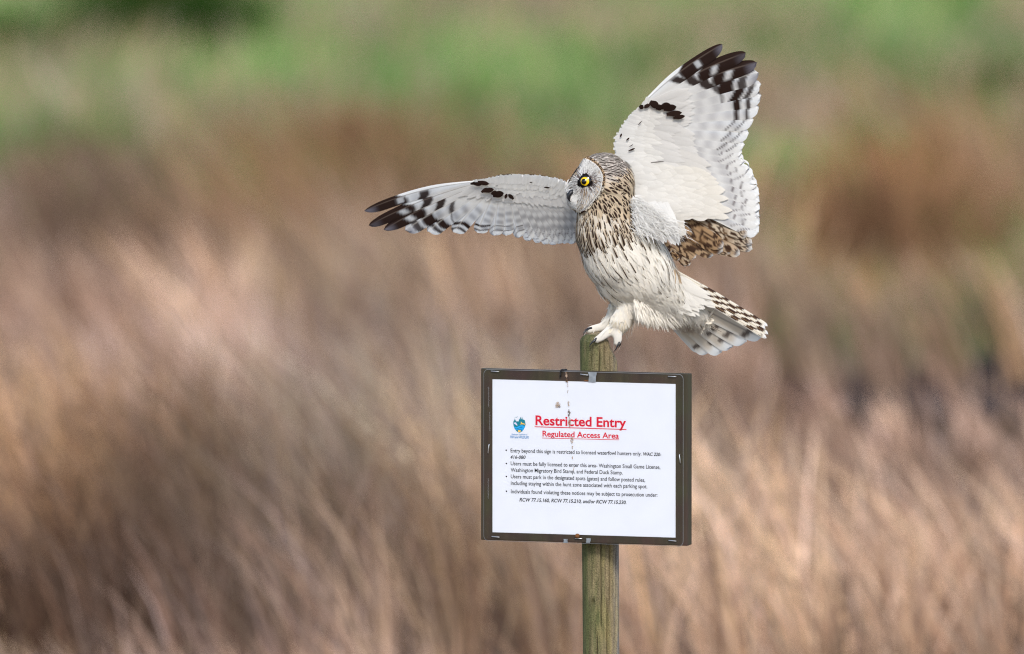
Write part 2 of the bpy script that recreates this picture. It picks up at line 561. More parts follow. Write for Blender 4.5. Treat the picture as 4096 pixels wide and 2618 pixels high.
# cracks: screen angle (0 = facing camera, + = to the right), top z, bottom z, depth
zk = lambda ky: PK(1410, ky, YAX).z
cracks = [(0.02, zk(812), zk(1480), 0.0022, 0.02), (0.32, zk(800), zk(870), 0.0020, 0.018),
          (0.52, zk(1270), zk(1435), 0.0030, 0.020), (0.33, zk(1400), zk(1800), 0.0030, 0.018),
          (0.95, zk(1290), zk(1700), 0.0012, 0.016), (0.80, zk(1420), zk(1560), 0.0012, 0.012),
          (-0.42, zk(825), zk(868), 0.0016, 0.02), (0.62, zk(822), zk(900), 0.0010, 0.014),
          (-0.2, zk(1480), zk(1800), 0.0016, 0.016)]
for z in zs:
    ax = post_axis(z)
    kz = (ztop - z)
    for i in range(NS):
        th = 2 * math.pi * i / NS            # 0 faces the camera (-y), + to the right (+x)
        tt = (th + math.pi) % (2 * math.pi) - math.pi
        nn = float(mnoise.noise(Vector((math.cos(th) * 1.5, math.sin(th) * 1.5, z * 6)))) * 0.0011
        nn += float(mnoise.noise(Vector((math.cos(th) * 9, math.sin(th) * 9, z * 9)))) * 0.0004
        r = PR + nn
        # rounded, hacked top: chamfer deeper on the right side
        sr = max(0, math.sin(tt)) ** 1.5
        ch = 0.009 + 0.030 * sr
        cut = max(0.0, ch - kz)
        r -= cut * (0.42 + 0.02 * sr)
        if kz < 0.004:
            r -= (0.004 - kz) * 1.0
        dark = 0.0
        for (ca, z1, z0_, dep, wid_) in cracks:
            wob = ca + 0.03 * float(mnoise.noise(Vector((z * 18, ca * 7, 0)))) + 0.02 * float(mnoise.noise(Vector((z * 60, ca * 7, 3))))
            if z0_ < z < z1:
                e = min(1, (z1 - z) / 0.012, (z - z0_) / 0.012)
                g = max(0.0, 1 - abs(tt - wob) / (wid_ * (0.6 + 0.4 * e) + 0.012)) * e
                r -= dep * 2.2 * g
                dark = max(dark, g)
        # knot
        kd = math.hypot((tt + 0.42) * PR, (z - zk(1412)) * 0.6)
        if kd < 0.008:
            r += 0.0012 * (1 - kd / 0.008) - (0.0035 if kd < 0.0024 else 0)
        pv.append((ax.x + r * math.sin(th), ax.y - r * math.cos(th), z))
        # wood colour: olive tan, algae to the left, silver grey to the right
        base = np.array(lin(126, 112, 84))
        nA = float(mnoise.noise(Vector((math.cos(th) * 3 + 5, math.sin(th) * 3, z * 14))))
        nB = float(mnoise.noise(Vector((math.cos(th) * 6 + 1, math.sin(th) * 6, z * 40 + 7))))
        alg = float(np.clip(0.58 - 0.75 * (tt + 0.25) + 0.6 * nA + 0.35 * nB, 0, 1)) if -2.6 < tt < 1.5 else 0.35
        base = base * (1 - 0.70 * alg) + np.array(lin(70, 84, 44)) * 0.70 * alg
        gr = 0.8 * float(sstep(0.55, 1.25, tt + 0.25 * nA)) * (1 if z < zk(1280) else 0.45)
        base = base * (1 - gr) + np.array(lin(146, 140, 134)) * gr
        yel = float(sstep(0.1, 0.45, nA)) * (1 - alg) * 0.5
        base = base * (1 - yel) + np.array(lin(158, 140, 92)) * yel
        if kd < 0.008:
            base = base * (0.55 + 0.45 * kd / 0.008)
        if kz < 0.02:
            base = base * (0.85)
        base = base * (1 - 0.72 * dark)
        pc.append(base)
for j in range(len(zs) - 1):
    for i in range(NS):
        a_ = j * NS + i; b_ = j * NS + (i + 1) % NS
        pf.append((a_, b_, b_ + NS, a_ + NS))
top = (len(zs) - 1) * NS
# slightly domed cut end
c0 = len(pv)
axt = post_axis(ztop)
for ring, f in ((1, 0.66), (2, 0.33)):
    for i in range(NS):
        v = pv[top + i]
        pv.append((axt.x + (v[0] - axt.x) * f, axt.y + (v[1] - axt.y) * f, ztop + 0.0016 * ring))
        pc.append(np.array(lin(150, 136, 110)) * (0.8 + 0.3 * rnd.random()))
pv.append((axt.x, axt.y, ztop + 0.004)); pc.append(np.array(lin(150, 136, 110)))
rings = [top, c0, c0 + NS]
for q in range(2):
    for i in range(NS):
        j = (i + 1) % NS
        pf.append((rings[q] + i, rings[q] + j, rings[q + 1] + j, rings[q + 1] + i))
for i in range(NS):
    pf.append((rings[2] + i, rings[2] + (i + 1) % NS, len(pv) - 1))
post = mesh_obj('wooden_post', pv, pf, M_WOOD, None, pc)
tag(post, 'weathered round wooden post with mossy green stains carrying the notice sign', 'post')

# ------------------------------------------------------------------ sign
YAW = math.radians(22)
SR = Vector((math.cos(YAW), -math.sin(YAW), 0))        # along the board, to the right
SN = Vector((-math.sin(YAW), -math.cos(YAW), 0))       # out of the board's face
SU = Vector((0, 0, 1))
TH = 0.020                                             # board thickness
axm = post_axis(PK(1410, 1075, YAX).z)
face0 = axm + SN * (PR + 0.0004 + TH)                   # a point of the front face


def ray_px(px, py):
    return FWD * D + Vector((1, 0, 0)) * ((px - 2048.0) / S) + UPV * ((1309.0 - py) / S)


def uv_of(zx, zy):
    """board coordinates of a point measured in the 2x view of the sign"""
    d = ray_px(1880 + zx * 0.50027, 1430 + zy * 0.50027)
    t = (face0 - CAM).dot(SN) / d.dot(SN)
    p = CAM + d * t - face0
    return p.dot(SR), p.z


def SP(u, v, hgt=0.0):
    return face0 + SR * u + SU * v + SN * hgt


sign = empty('notice_sign', SP(*uv_of(908, 1465), -TH))
tag(sign, 'restricted entry notice stapled to a dark brown board on the post', 'sign')


def board_material():
    m, nt, out = new_mat('brown_painted_board')
    b = N(nt, 'ShaderNodeBsdfPrincipled')
    tc = N(nt, 'ShaderNodeTexCoord')
    nz = N(nt, 'ShaderNodeTexNoise'); nz.inputs['Scale'].default_value = 22; nz.inputs['Detail'].default_value = 8
    nt.links.new(tc.outputs['Object'], nz.inputs['Vector'])
    mp = N(nt, 'ShaderNodeMapping'); mp.inputs['Scale'].default_value = (90, 90, 7)
    nt.links.new(tc.outputs['Object'], mp.inputs[0])
    n2 = N(nt, 'ShaderNodeTexNoise'); n2.inputs['Scale'].default_value = 1; n2.inputs['Detail'].default_value = 6
    nt.links.new(mp.outputs[0], n2.inputs['Vector'])
    cr = N(nt, 'ShaderNodeValToRGB')
    cr.color_ramp.elements[0].position = 0.35; cr.color_ramp.elements[0].color = (*lin(58, 39, 32), 1)
    cr.color_ramp.elements[1].position = 0.66; cr.color_ramp.elements[1].color = (*lin(56, 52, 28), 1)
    nt.links.new(nz.outputs[0], cr.inputs[0])
    mx = N(nt, 'ShaderNodeMix', data_type='RGBA', blend_type='MULTIPLY')
    mx.inputs[0].default_value = 0.7
    mr = N(nt, 'ShaderNodeMapRange'); mr.inputs[1].default_value = 0.3; mr.inputs[2].default_value = 0.7; mr.inputs[3].default_value = 0.55; mr.inputs[4].default_value = 1.3
    nt.links.new(n2.outputs[0], mr.inputs[0])
    nt.links.new(cr.outputs[0], mx.inputs[6]); nt.links.new(mr.outputs[0], mx.inputs[7])
    nt.links.new(mx.outputs[2], b.inputs['Base Color'])
    b.inputs['Roughness'].default_value = 0.5
    bp = N(nt, 'ShaderNodeBump'); bp.inputs['Strength'].default_value = 0.35; bp.inputs['Distance'].default_value = 0.001
    nt.links.new(n2.outputs[0], bp.inputs['Height']); nt.links.new(bp.outputs[0], b.inputs['Normal'])
    nt.links.new(b.outputs[0], out.inputs[0])
    return m


M_BOARD = board_material()


def slab(name, u0, v0, u1, v1, h0, h1, mat, parent, bevel=0.0, seg=3):
    bm = bmesh.new()
    vs = [bm.verts.new(SP(u, v, h)) for h in (h0, h1) for (u, v) in ((u0, v0), (u1, v0), (u1, v1), (u0, v1))]
    for f in ((0, 3, 2, 1), (4, 5, 6, 7), (0, 1, 5, 4), (1, 2, 6, 5), (2, 3, 7, 6), (3, 0, 4, 7)):
        bm.faces.new([vs[i] for i in f])
    bmesh.ops.recalc_face_normals(bm, faces=bm.faces)
    if bevel:
        bmesh.ops.bevel(bm, geom=list(bm.edges), offset=bevel, segments=seg, affect='EDGES', profile=0.6)
    return bm_obj(name, bm, mat, parent, False)


bu0, bv1 = uv_of(86, 88)
bu1, _ = uv_of(1738, 128)
_, bv0 = uv_of(88, 1460)
board = slab('board', bu0, bv0, bu1, bv1, -TH * 0.48, -0.0002, M_BOARD, sign, 0.0016)
board2 = slab('backing_board', bu0 + 0.001, bv0 + 0.0005, bu1 - 0.0008, bv1 - 0.0008, -TH, -TH * 0.48 - 0.0004, M_BOARD, sign, 0.0014)

# paper and its film
M_PAPER = simple_mat('notice_paper', lin(214, 217, 225), 0.55, 0, 0.3, 26.0, 0.045)
M_RED = simple_mat('red_print', lin(200, 16, 48), 0.5, 0, 0.3)
M_INK = simple_mat('black_print', lin(12, 11, 22), 0.5, 0, 0.3)
M_TEAL = simple_mat('teal_print', lin(8, 122, 140), 0.5, 0, 0.3)
M_SKYB = simple_mat('blue_print', lin(30, 158, 220), 0.5, 0, 0.3)
M_BLUT = simple_mat('blue_lettering', lin(48, 124, 184), 0.5, 0, 0.3)
M_YEL = simple_mat('yellow_print', lin(240, 192, 84), 0.5, 0, 0.3)
M_LIL = simple_mat('pale_lilac_print', lin(206, 204, 224), 0.5, 0, 0.3)

pu0, pv1_ = uv_of(181, 176)
pu1, _ = uv_of(1645, 219)
_, pv0 = uv_of(188, 1399)
paper = slab('paper', pu0, pv0, pu1, pv1_, 0.0002, 0.0006, M_PAPER, sign)


def poly(name, pts, mat, parent, h=0.00075):
    """flat print: polygon given by points in the 2x view"""
    bm = bmesh.new()
    vs = [bm.verts.new(SP(*uv_of(*p), h)) for p in pts]
    f = bm.faces.new(vs)
    bmesh.ops.triangulate(bm, faces=[f])
    bmesh.ops.recalc_face_normals(bm, faces=bm.faces)
    return bm_obj(name, bm, mat, parent)


def text(name, body, x0, x1, ybase_l, ybase_r, asc, mat, parent, bold=0.0, shear=0.0, h=0.00075):
    """lettering fitted between x0 and x1; asc = height of the tallest letter, both in the 2x view"""
    cu = bpy.data.curves.new(name, 'FONT')
    cu.body = body
    cu.size = 1.0
    cu.shear = shear
    cu.offset = bold
    cu.resolution_u = 4
    ob = bpy.data.objects.new(name, cu)
    C.objects.link(ob)
    dg = bpy.context.evaluated_depsgraph_get()
    me = bpy.data.meshes.new_from_object(ob.evaluated_get(dg))
    C.objects.unlink(ob); bpy.data.objects.remove(ob); bpy.data.curves.remove(cu)
    co = np.zeros(len(me.vertices) * 3, np.float32)
    me.vertices.foreach_get('co', co); co = co.reshape(-1, 3)
    mnx, mxx, mxy = co[:, 0].min(), co[:, 0].max(), co[:, 1].max()
    out = np.zeros_like(co)
    for i, (x, y, _) in enumerate(co):
        f = (x - mnx) / (mxx - mnx)
        zx = x0 + (x1 - x0) * f
        zy = ybase_l + (ybase_r - ybase_l) * f - y / mxy * asc
        out[i] = SP(*uv_of(zx, zy), h)
    me.vertices.foreach_set('co', out.ravel())
    me.name = name
    me.materials.clear(); me.materials.append(mat)
    me.update()
    return link(bpy.data.objects.new(name, me), parent)


SL = 0.0275
text('heading', 'Restricted Entry', 525, 1250, 540, 560, 76, M_RED, paper, 0.024)
poly('heading_underline', [(518, 552), (1252, 574), (1252, 580.5), (518, 558.5)], M_RED, paper)
text('subheading', 'Regulated Access Area', 581, 1192, 632, 650, 46, M_RED, paper, 0.020)
poly('subheading_underline', [(577, 643), (1194, 658), (1194, 662.5), (577, 647.5)], M_RED, paper)
text('notice_line', 'Entry beyond this sign is restricted to licensed waterfowl hunters only.', 326, 1372, 760, 786, 31, M_INK, paper, 0.011)
text('notice_line', 'WAC 220-', 1386, 1531, 786, 790, 27, M_INK, paper, 0.020, 0.2)
text('notice_line', '416-080', 324, 446, 810, 812, 27, M_INK, paper, 0.020, 0.2)
text('notice_line', 'Users must be fully licensed to enter this area- Washington Small Game License,', 327, 1523, 863, 893, 31, M_INK, paper, 0.011)
text('notice_line', 'Washington Migratory Bird Stamp, and Federal Duck Stamp.', 327, 1222, 915, 937, 31, M_INK, paper, 0.011)
text('notice_line', 'Users must park in the designated spots (gates) and follow posted rules,', 328, 1402, 967, 996, 31, M_INK, paper, 0.011)
text('notice_line', 'including staying within the hunt zone associated with each parking spot.', 328, 1419, 1020, 1048, 31, M_INK, paper, 0.011)
text('notice_line', 'Individuals found violating these notices may be subject to prosecution under:', 329, 1500, 1087, 1116, 31, M_INK, paper, 0.011)
text('notice_line', 'RCW 77.15.160, RCW 77.15.210, and/or RCW 77.15.230.', 397, 1252, 1152, 1174, 29, M_INK, paper, 0.020, 0.2)
for bx, by in ((291, 743), (292, 849), (292, 953), (293, 1071)):
    poly('bullet', [(bx + 6 * math.cos(q * math.pi / 8), by + 6 * math.sin(q * math.pi / 8)) for q in range(16)], M_INK, paper)


def E(x, y):
    """a point of the emblem close-up in the 2x view"""
    return ((2020 + x * 120 / 1421 - 1880) / 0.50027, (1640 + y * 120 / 1421 - 1430) / 0.50027)


shield = [(412, 525), (455, 512), (470, 470), (455, 470), (475, 400), (492, 470), (498, 520), (540, 548), (600, 560), (665, 545),
          (662, 500), (672, 470), (686, 410), (700, 470), (715, 470), (742, 320), (765, 450), (790, 465), (812, 305),
          (850, 460), (900, 470), (945, 490), (970, 590), (982, 690), (960, 800), (905, 920), (830, 1015), (740, 1070), (680, 1080),
          (600, 1050), (520, 970), (450, 870), (415, 760), (402, 640)]
emblem = poly('emblem', [E(*p) for p in shield], M_TEAL, paper)
EH = 0.00082


def epoly(nm, pts, mat, h=EH):
    o = poly(nm, [E(*p) for p in pts], mat, paper, h)
    return o


w1t = [(425, 785), (490, 818), (560, 822), (640, 790), (720, 745), (800, 725), (880, 745), (930, 790), (968, 780)]
w1b = [(950, 830), (905, 915), (885, 945), (880, 890), (850, 840), (790, 815), (700, 835), (620, 880), (540, 890), (480, 875), (440, 850)]
epoly('emblem_wave', w1t + w1b, M_SKYB)
w2t = [(455, 885), (520, 915), (590, 912), (680, 870), (760, 845), (830, 860), (868, 905), (878, 960)]
w2b = [(820, 1010), (822, 950), (790, 920), (730, 925), (660, 945), (560, 955), (510, 950)]
epoly('emblem_wave', w2t + w2b, M_SKYB, EH + 0.00004)
epoly('emblem_eagle', [(428, 660), (445, 615), (520, 590), (555, 640), (605, 738), (570, 745), (500, 690), (455, 655)], M_LIL, EH + 0.00004)
epoly('emblem_deer', [(705, 700), (740, 675), (785, 655), (780, 610), (750, 580), (775, 565), (800, 580), (830, 640), (900, 655), (920, 630), (930, 665),
                      (968, 748), (915, 690), (850, 685), (785, 685)], M_YEL, EH + 0.00008)
epoly('emblem_crab', [(625, 990), (640, 955), (670, 965), (690, 985), (715, 955), (745, 960), (758, 1005), (735, 1045), (650, 1050), (628, 1030)], M_YEL, EH + 0.00004)
epoly('emblem_gull', [(455, 356), (500, 342), (555, 345), (600, 322), (640, 315), (598, 338), (575, 365), (520, 358)], M_TEAL, EH)
ex0, ey0 = E(320, 1195); ex1, ey1 = E(1070, 1205)
text('emblem_lettering', 'Washington Department of', ex0, ex1, ey0, ey1, 12.5, M_BLUT, paper, 0.004, 0.15, EH)
ex0, ey0 = E(258, 1340); ex1, ey1 = E(1135, 1362)
text('emblem_lettering', 'FISH and WILDLIFE', ex0, ex1, ey0, ey1, 20, M_BLUT, paper, 0.018, 0.1, EH)


def film_material():
    m, nt, out = new_mat('clear_laminate')
    tr = N(nt, 'ShaderNodeBsdfTransparent'); tr.inputs[0].default_value = (1, 1, 1, 1)
    gl = N(nt, 'ShaderNodeBsdfGlossy'); gl.inputs['Roughness'].default_value = 0.22
    fr = N(nt, 'ShaderNodeFresnel'); fr.inputs[0].default_value = 1.2
    mx = N(nt, 'ShaderNodeMixShader')
    tc = N(nt, 'ShaderNodeTexCoord')
    nz = N(nt, 'ShaderNodeTexNoise'); nz.inputs['Scale'].default_value = 30; nz.inputs['Detail'].default_value = 3
    nt.links.new(tc.outputs['Object'], nz.inputs['Vector'])
    bp = N(nt, 'ShaderNodeBump'); bp.inputs['Strength'].default_value = 0.25; bp.inputs['Distance'].default_value = 0.002
    nt.links.new(nz.outputs[0], bp.inputs['Height']); nt.links.new(bp.outputs[0], gl.inputs['Normal'])
    nt.links.new(fr.outputs[0], mx.inputs[0]); nt.links.new(tr.outputs[0], mx.inputs[1]); nt.links.new(gl.outputs[0], mx.inputs[2])
    nt.links.new(mx.outputs[0], out.inputs[0])
    return m


M_FILM = film_material()
fc = [uv_of(105, 95), uv_of(1705, 135), uv_of(1712, 1508), uv_of(118, 1470)]
fu0, fu1 = (fc[0][0] + fc[3][0]) / 2, (fc[1][0] + fc[2][0]) / 2
fv1, fv0 = (fc[0][1] + fc[1][1]) / 2, (fc[2][1] + fc[3][1]) / 2
bm = bmesh.new()
rim = []
rad = 0.007
for (cu_, cv_, a0) in ((fu1 - rad, fv1 - rad, 0), (fu0 + rad, fv1 - rad, 90), (fu0 + rad, fv0 + rad, 180), (fu1 - rad, fv0 + rad, 270)):
    for q in range(7):
        an = math.radians(a0 + q * 15)
        rim.append((cu_ + rad * math.cos(an), cv_ + rad * math.sin(an)))
fvs = [bm.verts.new(SP(u, v, 0.0012)) for u, v in rim]
bvs = [bm.verts.new(SP(u, v, 0.0010)) for u, v in rim]
bm.faces.new(fvs)
for i in range(len(rim)):
    j = (i + 1) % len(rim)
    bm.faces.new((fvs[i], bvs[i], bvs[j], fvs[j]))
bmesh.ops.recalc_face_normals(bm, faces=bm.faces)
film = bm_obj('laminate_film', bm, M_FILM, sign)
# pale welded rim of the film
M_RIM = simple_mat('laminate_rim', lin(120, 122, 124), 0.35, 0, 0.5)
bm = bmesh.new()
o1 = [bm.verts.new(SP(u, v, 0.00125)) for u, v in rim]
cu_, cv_ = (fu0 + fu1) / 2, (fv0 + fv1) / 2
o2 = [bm.verts.new(SP(u - math.copysign(0.0005, u - cu_), v - math.copysign(0.0005, v - cv_), 0.00135)) for u, v in rim]
for i in range(len(rim)):
    j = (i + 1) % len(rim)
    bm.faces.new((o1[i], o1[j], o2[j], o2[i]))
bmesh.ops.recalc_face_normals(bm, faces=bm.faces)
bm_obj('film_rim', bm, M_RIM, sign)

M_STEEL = simple_mat('staple_steel', (0.72, 0.72, 0.72), 0.3, 0.9, 0.5)
M_BLACK = simple_mat('black_plastic', (0.012, 0.012, 0.013), 0.4)
M_TAPE = simple_mat('silver_tape', (0.24, 0.26, 0.28), 0.45, 0.2, 0.5, 120.0, 0.5, 0.6)
M_RUST = simple_mat('rust', lin(104, 66, 34), 0.8, 0, 0.3, 300.0, 0.4)
M_DROP = simple_mat('bird_dropping', lin(168, 146, 126), 0.8, 0, 0.3, 400.0, 0.45)
M_DROPD = simple_mat('dark_dropping', lin(96, 74, 56), 0.8, 0, 0.3, 400.0, 0.4)


def tube(name, pts, r, mat, parent, seg=8, taper=None):
    V_, F_ = [], []
    n_ = len(pts)
    for i, p in enumerate(pts):
        p = Vector(p)
        d = (Vector(pts[min(i + 1, n_ - 1)]) - Vector(pts[max(i - 1, 0)])).normalized()
        a_ = d.orthogonal().normalized() if i == 0 else (prev - d * prev.dot(d)).normalized()
        prev = a_
        b_ = d.cross(a_)
        rr = r if taper is None else r * taper[i]
        for k in range(seg):
            an = 2 * math.pi * k / seg
            V_.append(p + a_ * (rr * math.cos(an)) + b_ * (rr * math.sin(an)))
    for i in range(n_ - 1):
        for k in range(seg):
            a0 = i * seg + k; a1 = i * seg + (k + 1) % seg
            F_.append((a0, a1, a1 + seg, a0 + seg))
    F_.append(tuple(range(seg - 1, -1, -1)))
    F_.append(tuple(range((n_ - 1) * seg, n_ * seg)))
    return mesh_obj(name, V_, F_, mat, parent)


for (x0, y0, x1, y1) in ((172, 110, 232, 114), (886, 134, 946, 143), (1588, 152, 1648, 155), (156, 697, 148, 765),
                         (1678, 778, 1686, 846), (178, 1432, 236, 1438), (1592, 1463, 1650, 1470)):
    u0, v0 = uv_of(x0, y0); u1, v1 = uv_of(x1, y1)
    tube('staple', [SP(u0, v0, 0.0004), SP(u0, v0, 0.0016), SP(u0 * .92 + u1 * .08, v0 * .92 + v1 * .08, 0.0020),
                    SP(u0 * .08 + u1 * .92, v0 * .08 + v1 * .92, 0.0020), SP(u1, v1, 0.0016), SP(u1, v1, 0.0004)], 0.00065, M_STEEL, sign, 6)
# silver tape, black tie, rust mark, screw
def ribbon(name, pts, mat, h=0.0014, w=None):
    bm = bmesh.new()
    rows = []
    for (xl, xr, y) in pts:
        rows.append([bm.verts.new(SP(*uv_of(xl + (xr - xl) * q / 4, y + 1.0 * q / 4), h + 0.0004 * math.sin(q * 2.1 + y * 0.3))) for q in range(5)])
    for i in range(len(rows) - 1):
        for q in range(4):
            bm.faces.new((rows[i][q], rows[i][q + 1], rows[i + 1][q + 1], rows[i + 1][q]))
    bmesh.ops.recalc_face_normals(bm, faces=bm.faces)
    return bm_obj(name, bm, mat, sign, True)


ribbon('silver_tape', [(948, 1018, 118), (952, 1016, 132), (958, 1012, 150), (954, 1012, 170), (952, 1009, 197)], M_TAPE, 0.0020)
ribbon('silver_tape', [(752, 786, 1452), (754, 784, 1466), (748, 790, 1482)], M_TAPE, 0.0018)
ribbon('silver_tape', [(930, 972, 1446), (934, 970, 1462), (930, 962, 1482)], M_TAPE, 0.0018)
tube('black_tie', [SP(*uv_of(775, 98), 0.000), SP(*uv_of(755, 97), 0.003), SP(*uv_of(735, 100), 0.003), SP(*uv_of(729, 115), 0.0026),
                   SP(*uv_of(730, 135), 0.0024), SP(*uv_of(727, 158), 0.0022)], 0.0011, M_BLACK, sign, 7, [0.8, 1.1, 1.0, 0.8, 0.9, 1.2])
ribbon('rust_spot', [(922, 946, 180), (916, 952, 186), (918, 950, 192)], M_RUST, 0.0016)
tube('screw', [SP(*uv_of(862, 1428), 0.0005), SP(*uv_of(862, 1428), 0.003), SP(*uv_of(862, 1426), 0.0045)], 0.0034, M_RUST, sign, 10, [1, 1, 0.6])
tube('staple', [SP(*uv_of(842, 1448), 0.0016), SP(*uv_of(900, 1450), 0.0018)], 0.0006, M_STEEL, sign, 6)


def flakes(name, spots, mat, hh=0.0015):
    """dried flecks: many tiny irregular chips lying on the film"""
    V_, F_ = [], []
    for (x, y, rx, ry, cnt) in spots:
        for _ in range(cnt):
            a_ = rnd.uniform(0, 6.283); q = math.sqrt(rnd.random())
            cx_, cy_ = x + rx * q * math.cos(a_), y + ry * q * math.sin(a_)
            rr = rnd.uniform(1.6, 4.2)
            b0 = len(V_)
            nn = 6
            for k in range(nn):
                an = 6.283 * k / nn
                r_ = rr * rnd.uniform(0.5, 1.2)
                V_.append(SP(*uv_of(cx_ + r_ * math.cos(an) * 0.9, cy_ + r_ * math.sin(an) * 1.4), hh))
            V_.append(SP(*uv_of(cx_, cy_), hh + 0.0006))
            for k in range(nn):
                F_.append((b0 + k, b0 + (k + 1) % nn, b0 + nn))
    return mesh_obj(name, V_, F_, mat, sign)


o = flakes('dropping_splash', [(705, 382, 20, 24, 60), (790, 370, 8, 22, 18), (783, 240, 4, 60, 14), (800, 520, 10, 40, 40), (818, 660, 12, 26, 34),
                               (822, 715, 5, 16, 9), (826, 800, 7, 12, 10), (832, 890, 4, 18, 4), (774, 140, 8, 24, 40)], M_DROP)
o['kind'] = 'stuff'
o = flakes('dropping_streak', [(795, 445, 9, 28, 30), (776, 185, 8, 14, 26), (800, 500, 6, 30, 8), (718, 395, 8, 10, 6), (778, 120, 6, 8, 6)], M_DROPD, 0.0018)
o['kind'] = 'stuff'
# scratched handwriting on the film's left margin
M_SCR = simple_mat('scratch', lin(150, 150, 150), 0.6)
for (xa, ya, yb, amp) in ((152, 235, 400, 7), (160, 436, 590, 8), (148, 965, 1130, 6)):
    pts = []
    yy = ya; q = 0
    while yy < yb:
        pts.append(SP(*uv_of(xa + amp * math.sin(q * 2.2) * rnd.uniform(0.3, 1.0) + rnd.uniform(-2, 2), yy), 0.00135))
        yy += rnd.uniform(1.5, 5); q += 1
    tube('scratch_mark', pts, 0.00016, M_SCR, sign, 4)

# ------------------------------------------------------------------ owl
WHITE = np.array(lin(233, 231, 227)); CREAM = np.array(lin(233, 224, 207)); BUFF = np.array(lin(208, 190, 164))
DARK = np.array(lin(52, 38, 33)); BROWN = np.array(lin(112, 82, 58)); GREY = np.array(lin(172, 168, 170)); LILAC = np.array(lin(150, 144, 152))
PALEG = np.array(lin(206, 203, 202))

HF = Vector((-0.975, -0.22, 0)).normalized()          # where the head looks
HY = 0.0                                               # depth of the head's centre
owl = empty('owl', PK(1408, 786, YAX))
tag(owl, 'short eared owl with yellow eyes landing on the post top, wings raised and spread', 'owl')


def mixc(a_, b_, t):
    t = np.clip(t, 0, 1)[..., None]
    return a_ * (1 - t) + b_ * t


# ---------- body: one continuous skin over overlapping volumes
def sphere_into(bm, c, r, sc=(1, 1, 1)):
    m = Matrix.Translation(c) @ Matrix.Diagonal((sc[0] * r, sc[1] * r, sc[2] * r, 1))
    bmesh.ops.create_icosphere(bm, subdivisions=3, radius=1.0, matrix=m)


PXM = K / S                      # metres per pixel of the 2408-wide view
bm = bmesh.new()
def chain(pts, n_=5):
    """pts: (kx, ky, y, r in view pixels); fills the segments with overlapping balls"""
    for i in range(len(pts) - 1):
        a_, b_ = pts[i], pts[i + 1]
        for q in range(n_ + (i == len(pts) - 2)):
            t = q / n_
            k_ = [a_[j] * (1 - t) + b_[j] * t for j in range(4)]
            sphere_into(bm, PK(k_[0], k_[1], k_[2]), k_[3] * PXM)


chain([(1420, 436, HY, 66), (1426, 490, 0.0, 66), (1432, 545, 0.006, 76), (1456, 595, 0.016, 88), (1490, 632, 0.030, 90),
       (1532, 676, 0.050, 72), (1578, 708, 0.070, 50), (1630, 736, 0.094, 30)], 5)
# head and face front
hc = PK(1420, 436, HY)
for (f, up_, r) in ((0.000, 0.002, 0.0415), (0.010, -0.004, 0.0385), (0.018, -0.008, 0.0340)):
    sphere_into(bm, hc + HF * f + Vector((0, 0, up_)), r)
# far and near legs, feathered down to the toes, and the toes on the post
LEGN = [(1506, 680, 0.030, 40), (1488, 708, 0.022, 32), (1471, 738, 0.018, 24), (1458, 760, 0.017, 25), (1450, 774, 0.019, 19)]
LEGF = [(1480, 690, 0.048, 36), (1458, 722, 0.047, 26), (1442, 745, 0.045, 16), (1426, 762, 0.043, 13), (1416, 772, 0.042, 10)]
chain(LEGN, 4); chain(LEGF, 4)
chain([(1458, 644, 0.022, 64), (1470, 690, 0.026, 40), (1473, 722, 0.028, 22)], 5)      # feathered thighs
TOES = [  # toe centre lines (kx, ky, y, r)
    [(1446, 770, 0.016, 15), (1428, 783, 0.008, 11.5), (1412, 795, 0.002, 9.5), (1403, 800, 0.0005, 8)],
    [(1450, 772, 0.016, 15), (1452, 787, 0.010, 11.5), (1453, 799, 0.008, 10), (1451, 807, 0.008, 8)],
    [(1418, 770, 0.040, 11), (1404, 772, 0.034, 10), (1391, 775, 0.030, 9), (1385, 777, 0.028, 8)],
    [(1450, 774, 0.024, 11), (1460, 778, 0.034, 8), (1460, 786, 0.042, 7)],
    [(1418, 771, 0.046, 9), (1412, 778, 0.056, 8), (1408, 786, 0.0600, 7)],
]
for t_ in TOES:
    chain(t_, 4)
body_src = bpy.data.meshes.new('body_source')
bm.to_mesh(body_src); bm.free()
tmp = bpy.data.objects.new('body_source', body_src)
C.objects.link(tmp)
rm = tmp.modifiers.new('r', 'REMESH'); rm.mode = 'VOXEL'; rm.voxel_size = 0.0021; rm.use_smooth_shade = True
sm = tmp.modifiers.new('s', 'SMOOTH'); sm.factor = 0.5; sm.iterations = 6
dg = bpy.context.evaluated_depsgraph_get()
body_me = bpy.data.meshes.new_from_object(tmp.evaluated_get(dg))
C.objects.unlink(tmp); bpy.data.objects.remove(tmp); bpy.data.meshes.remove(body_src)
body_me.name = 'body'
bco = np.zeros(len(body_me.vertices) * 3, np.float32); body_me.vertices.foreach_get('co', bco); bco = bco.reshape(-1, 3)


def k_of(co):
    """view pixels (2408-wide) of an array of points"""
    v = co - np.array(CAM)
    zc = v @ np.array(FWD)
    return (2048 + v[:, 0] / zc * D * S) / K, (1309 - (v @ np.array(UPV)) / zc * D * S) / K


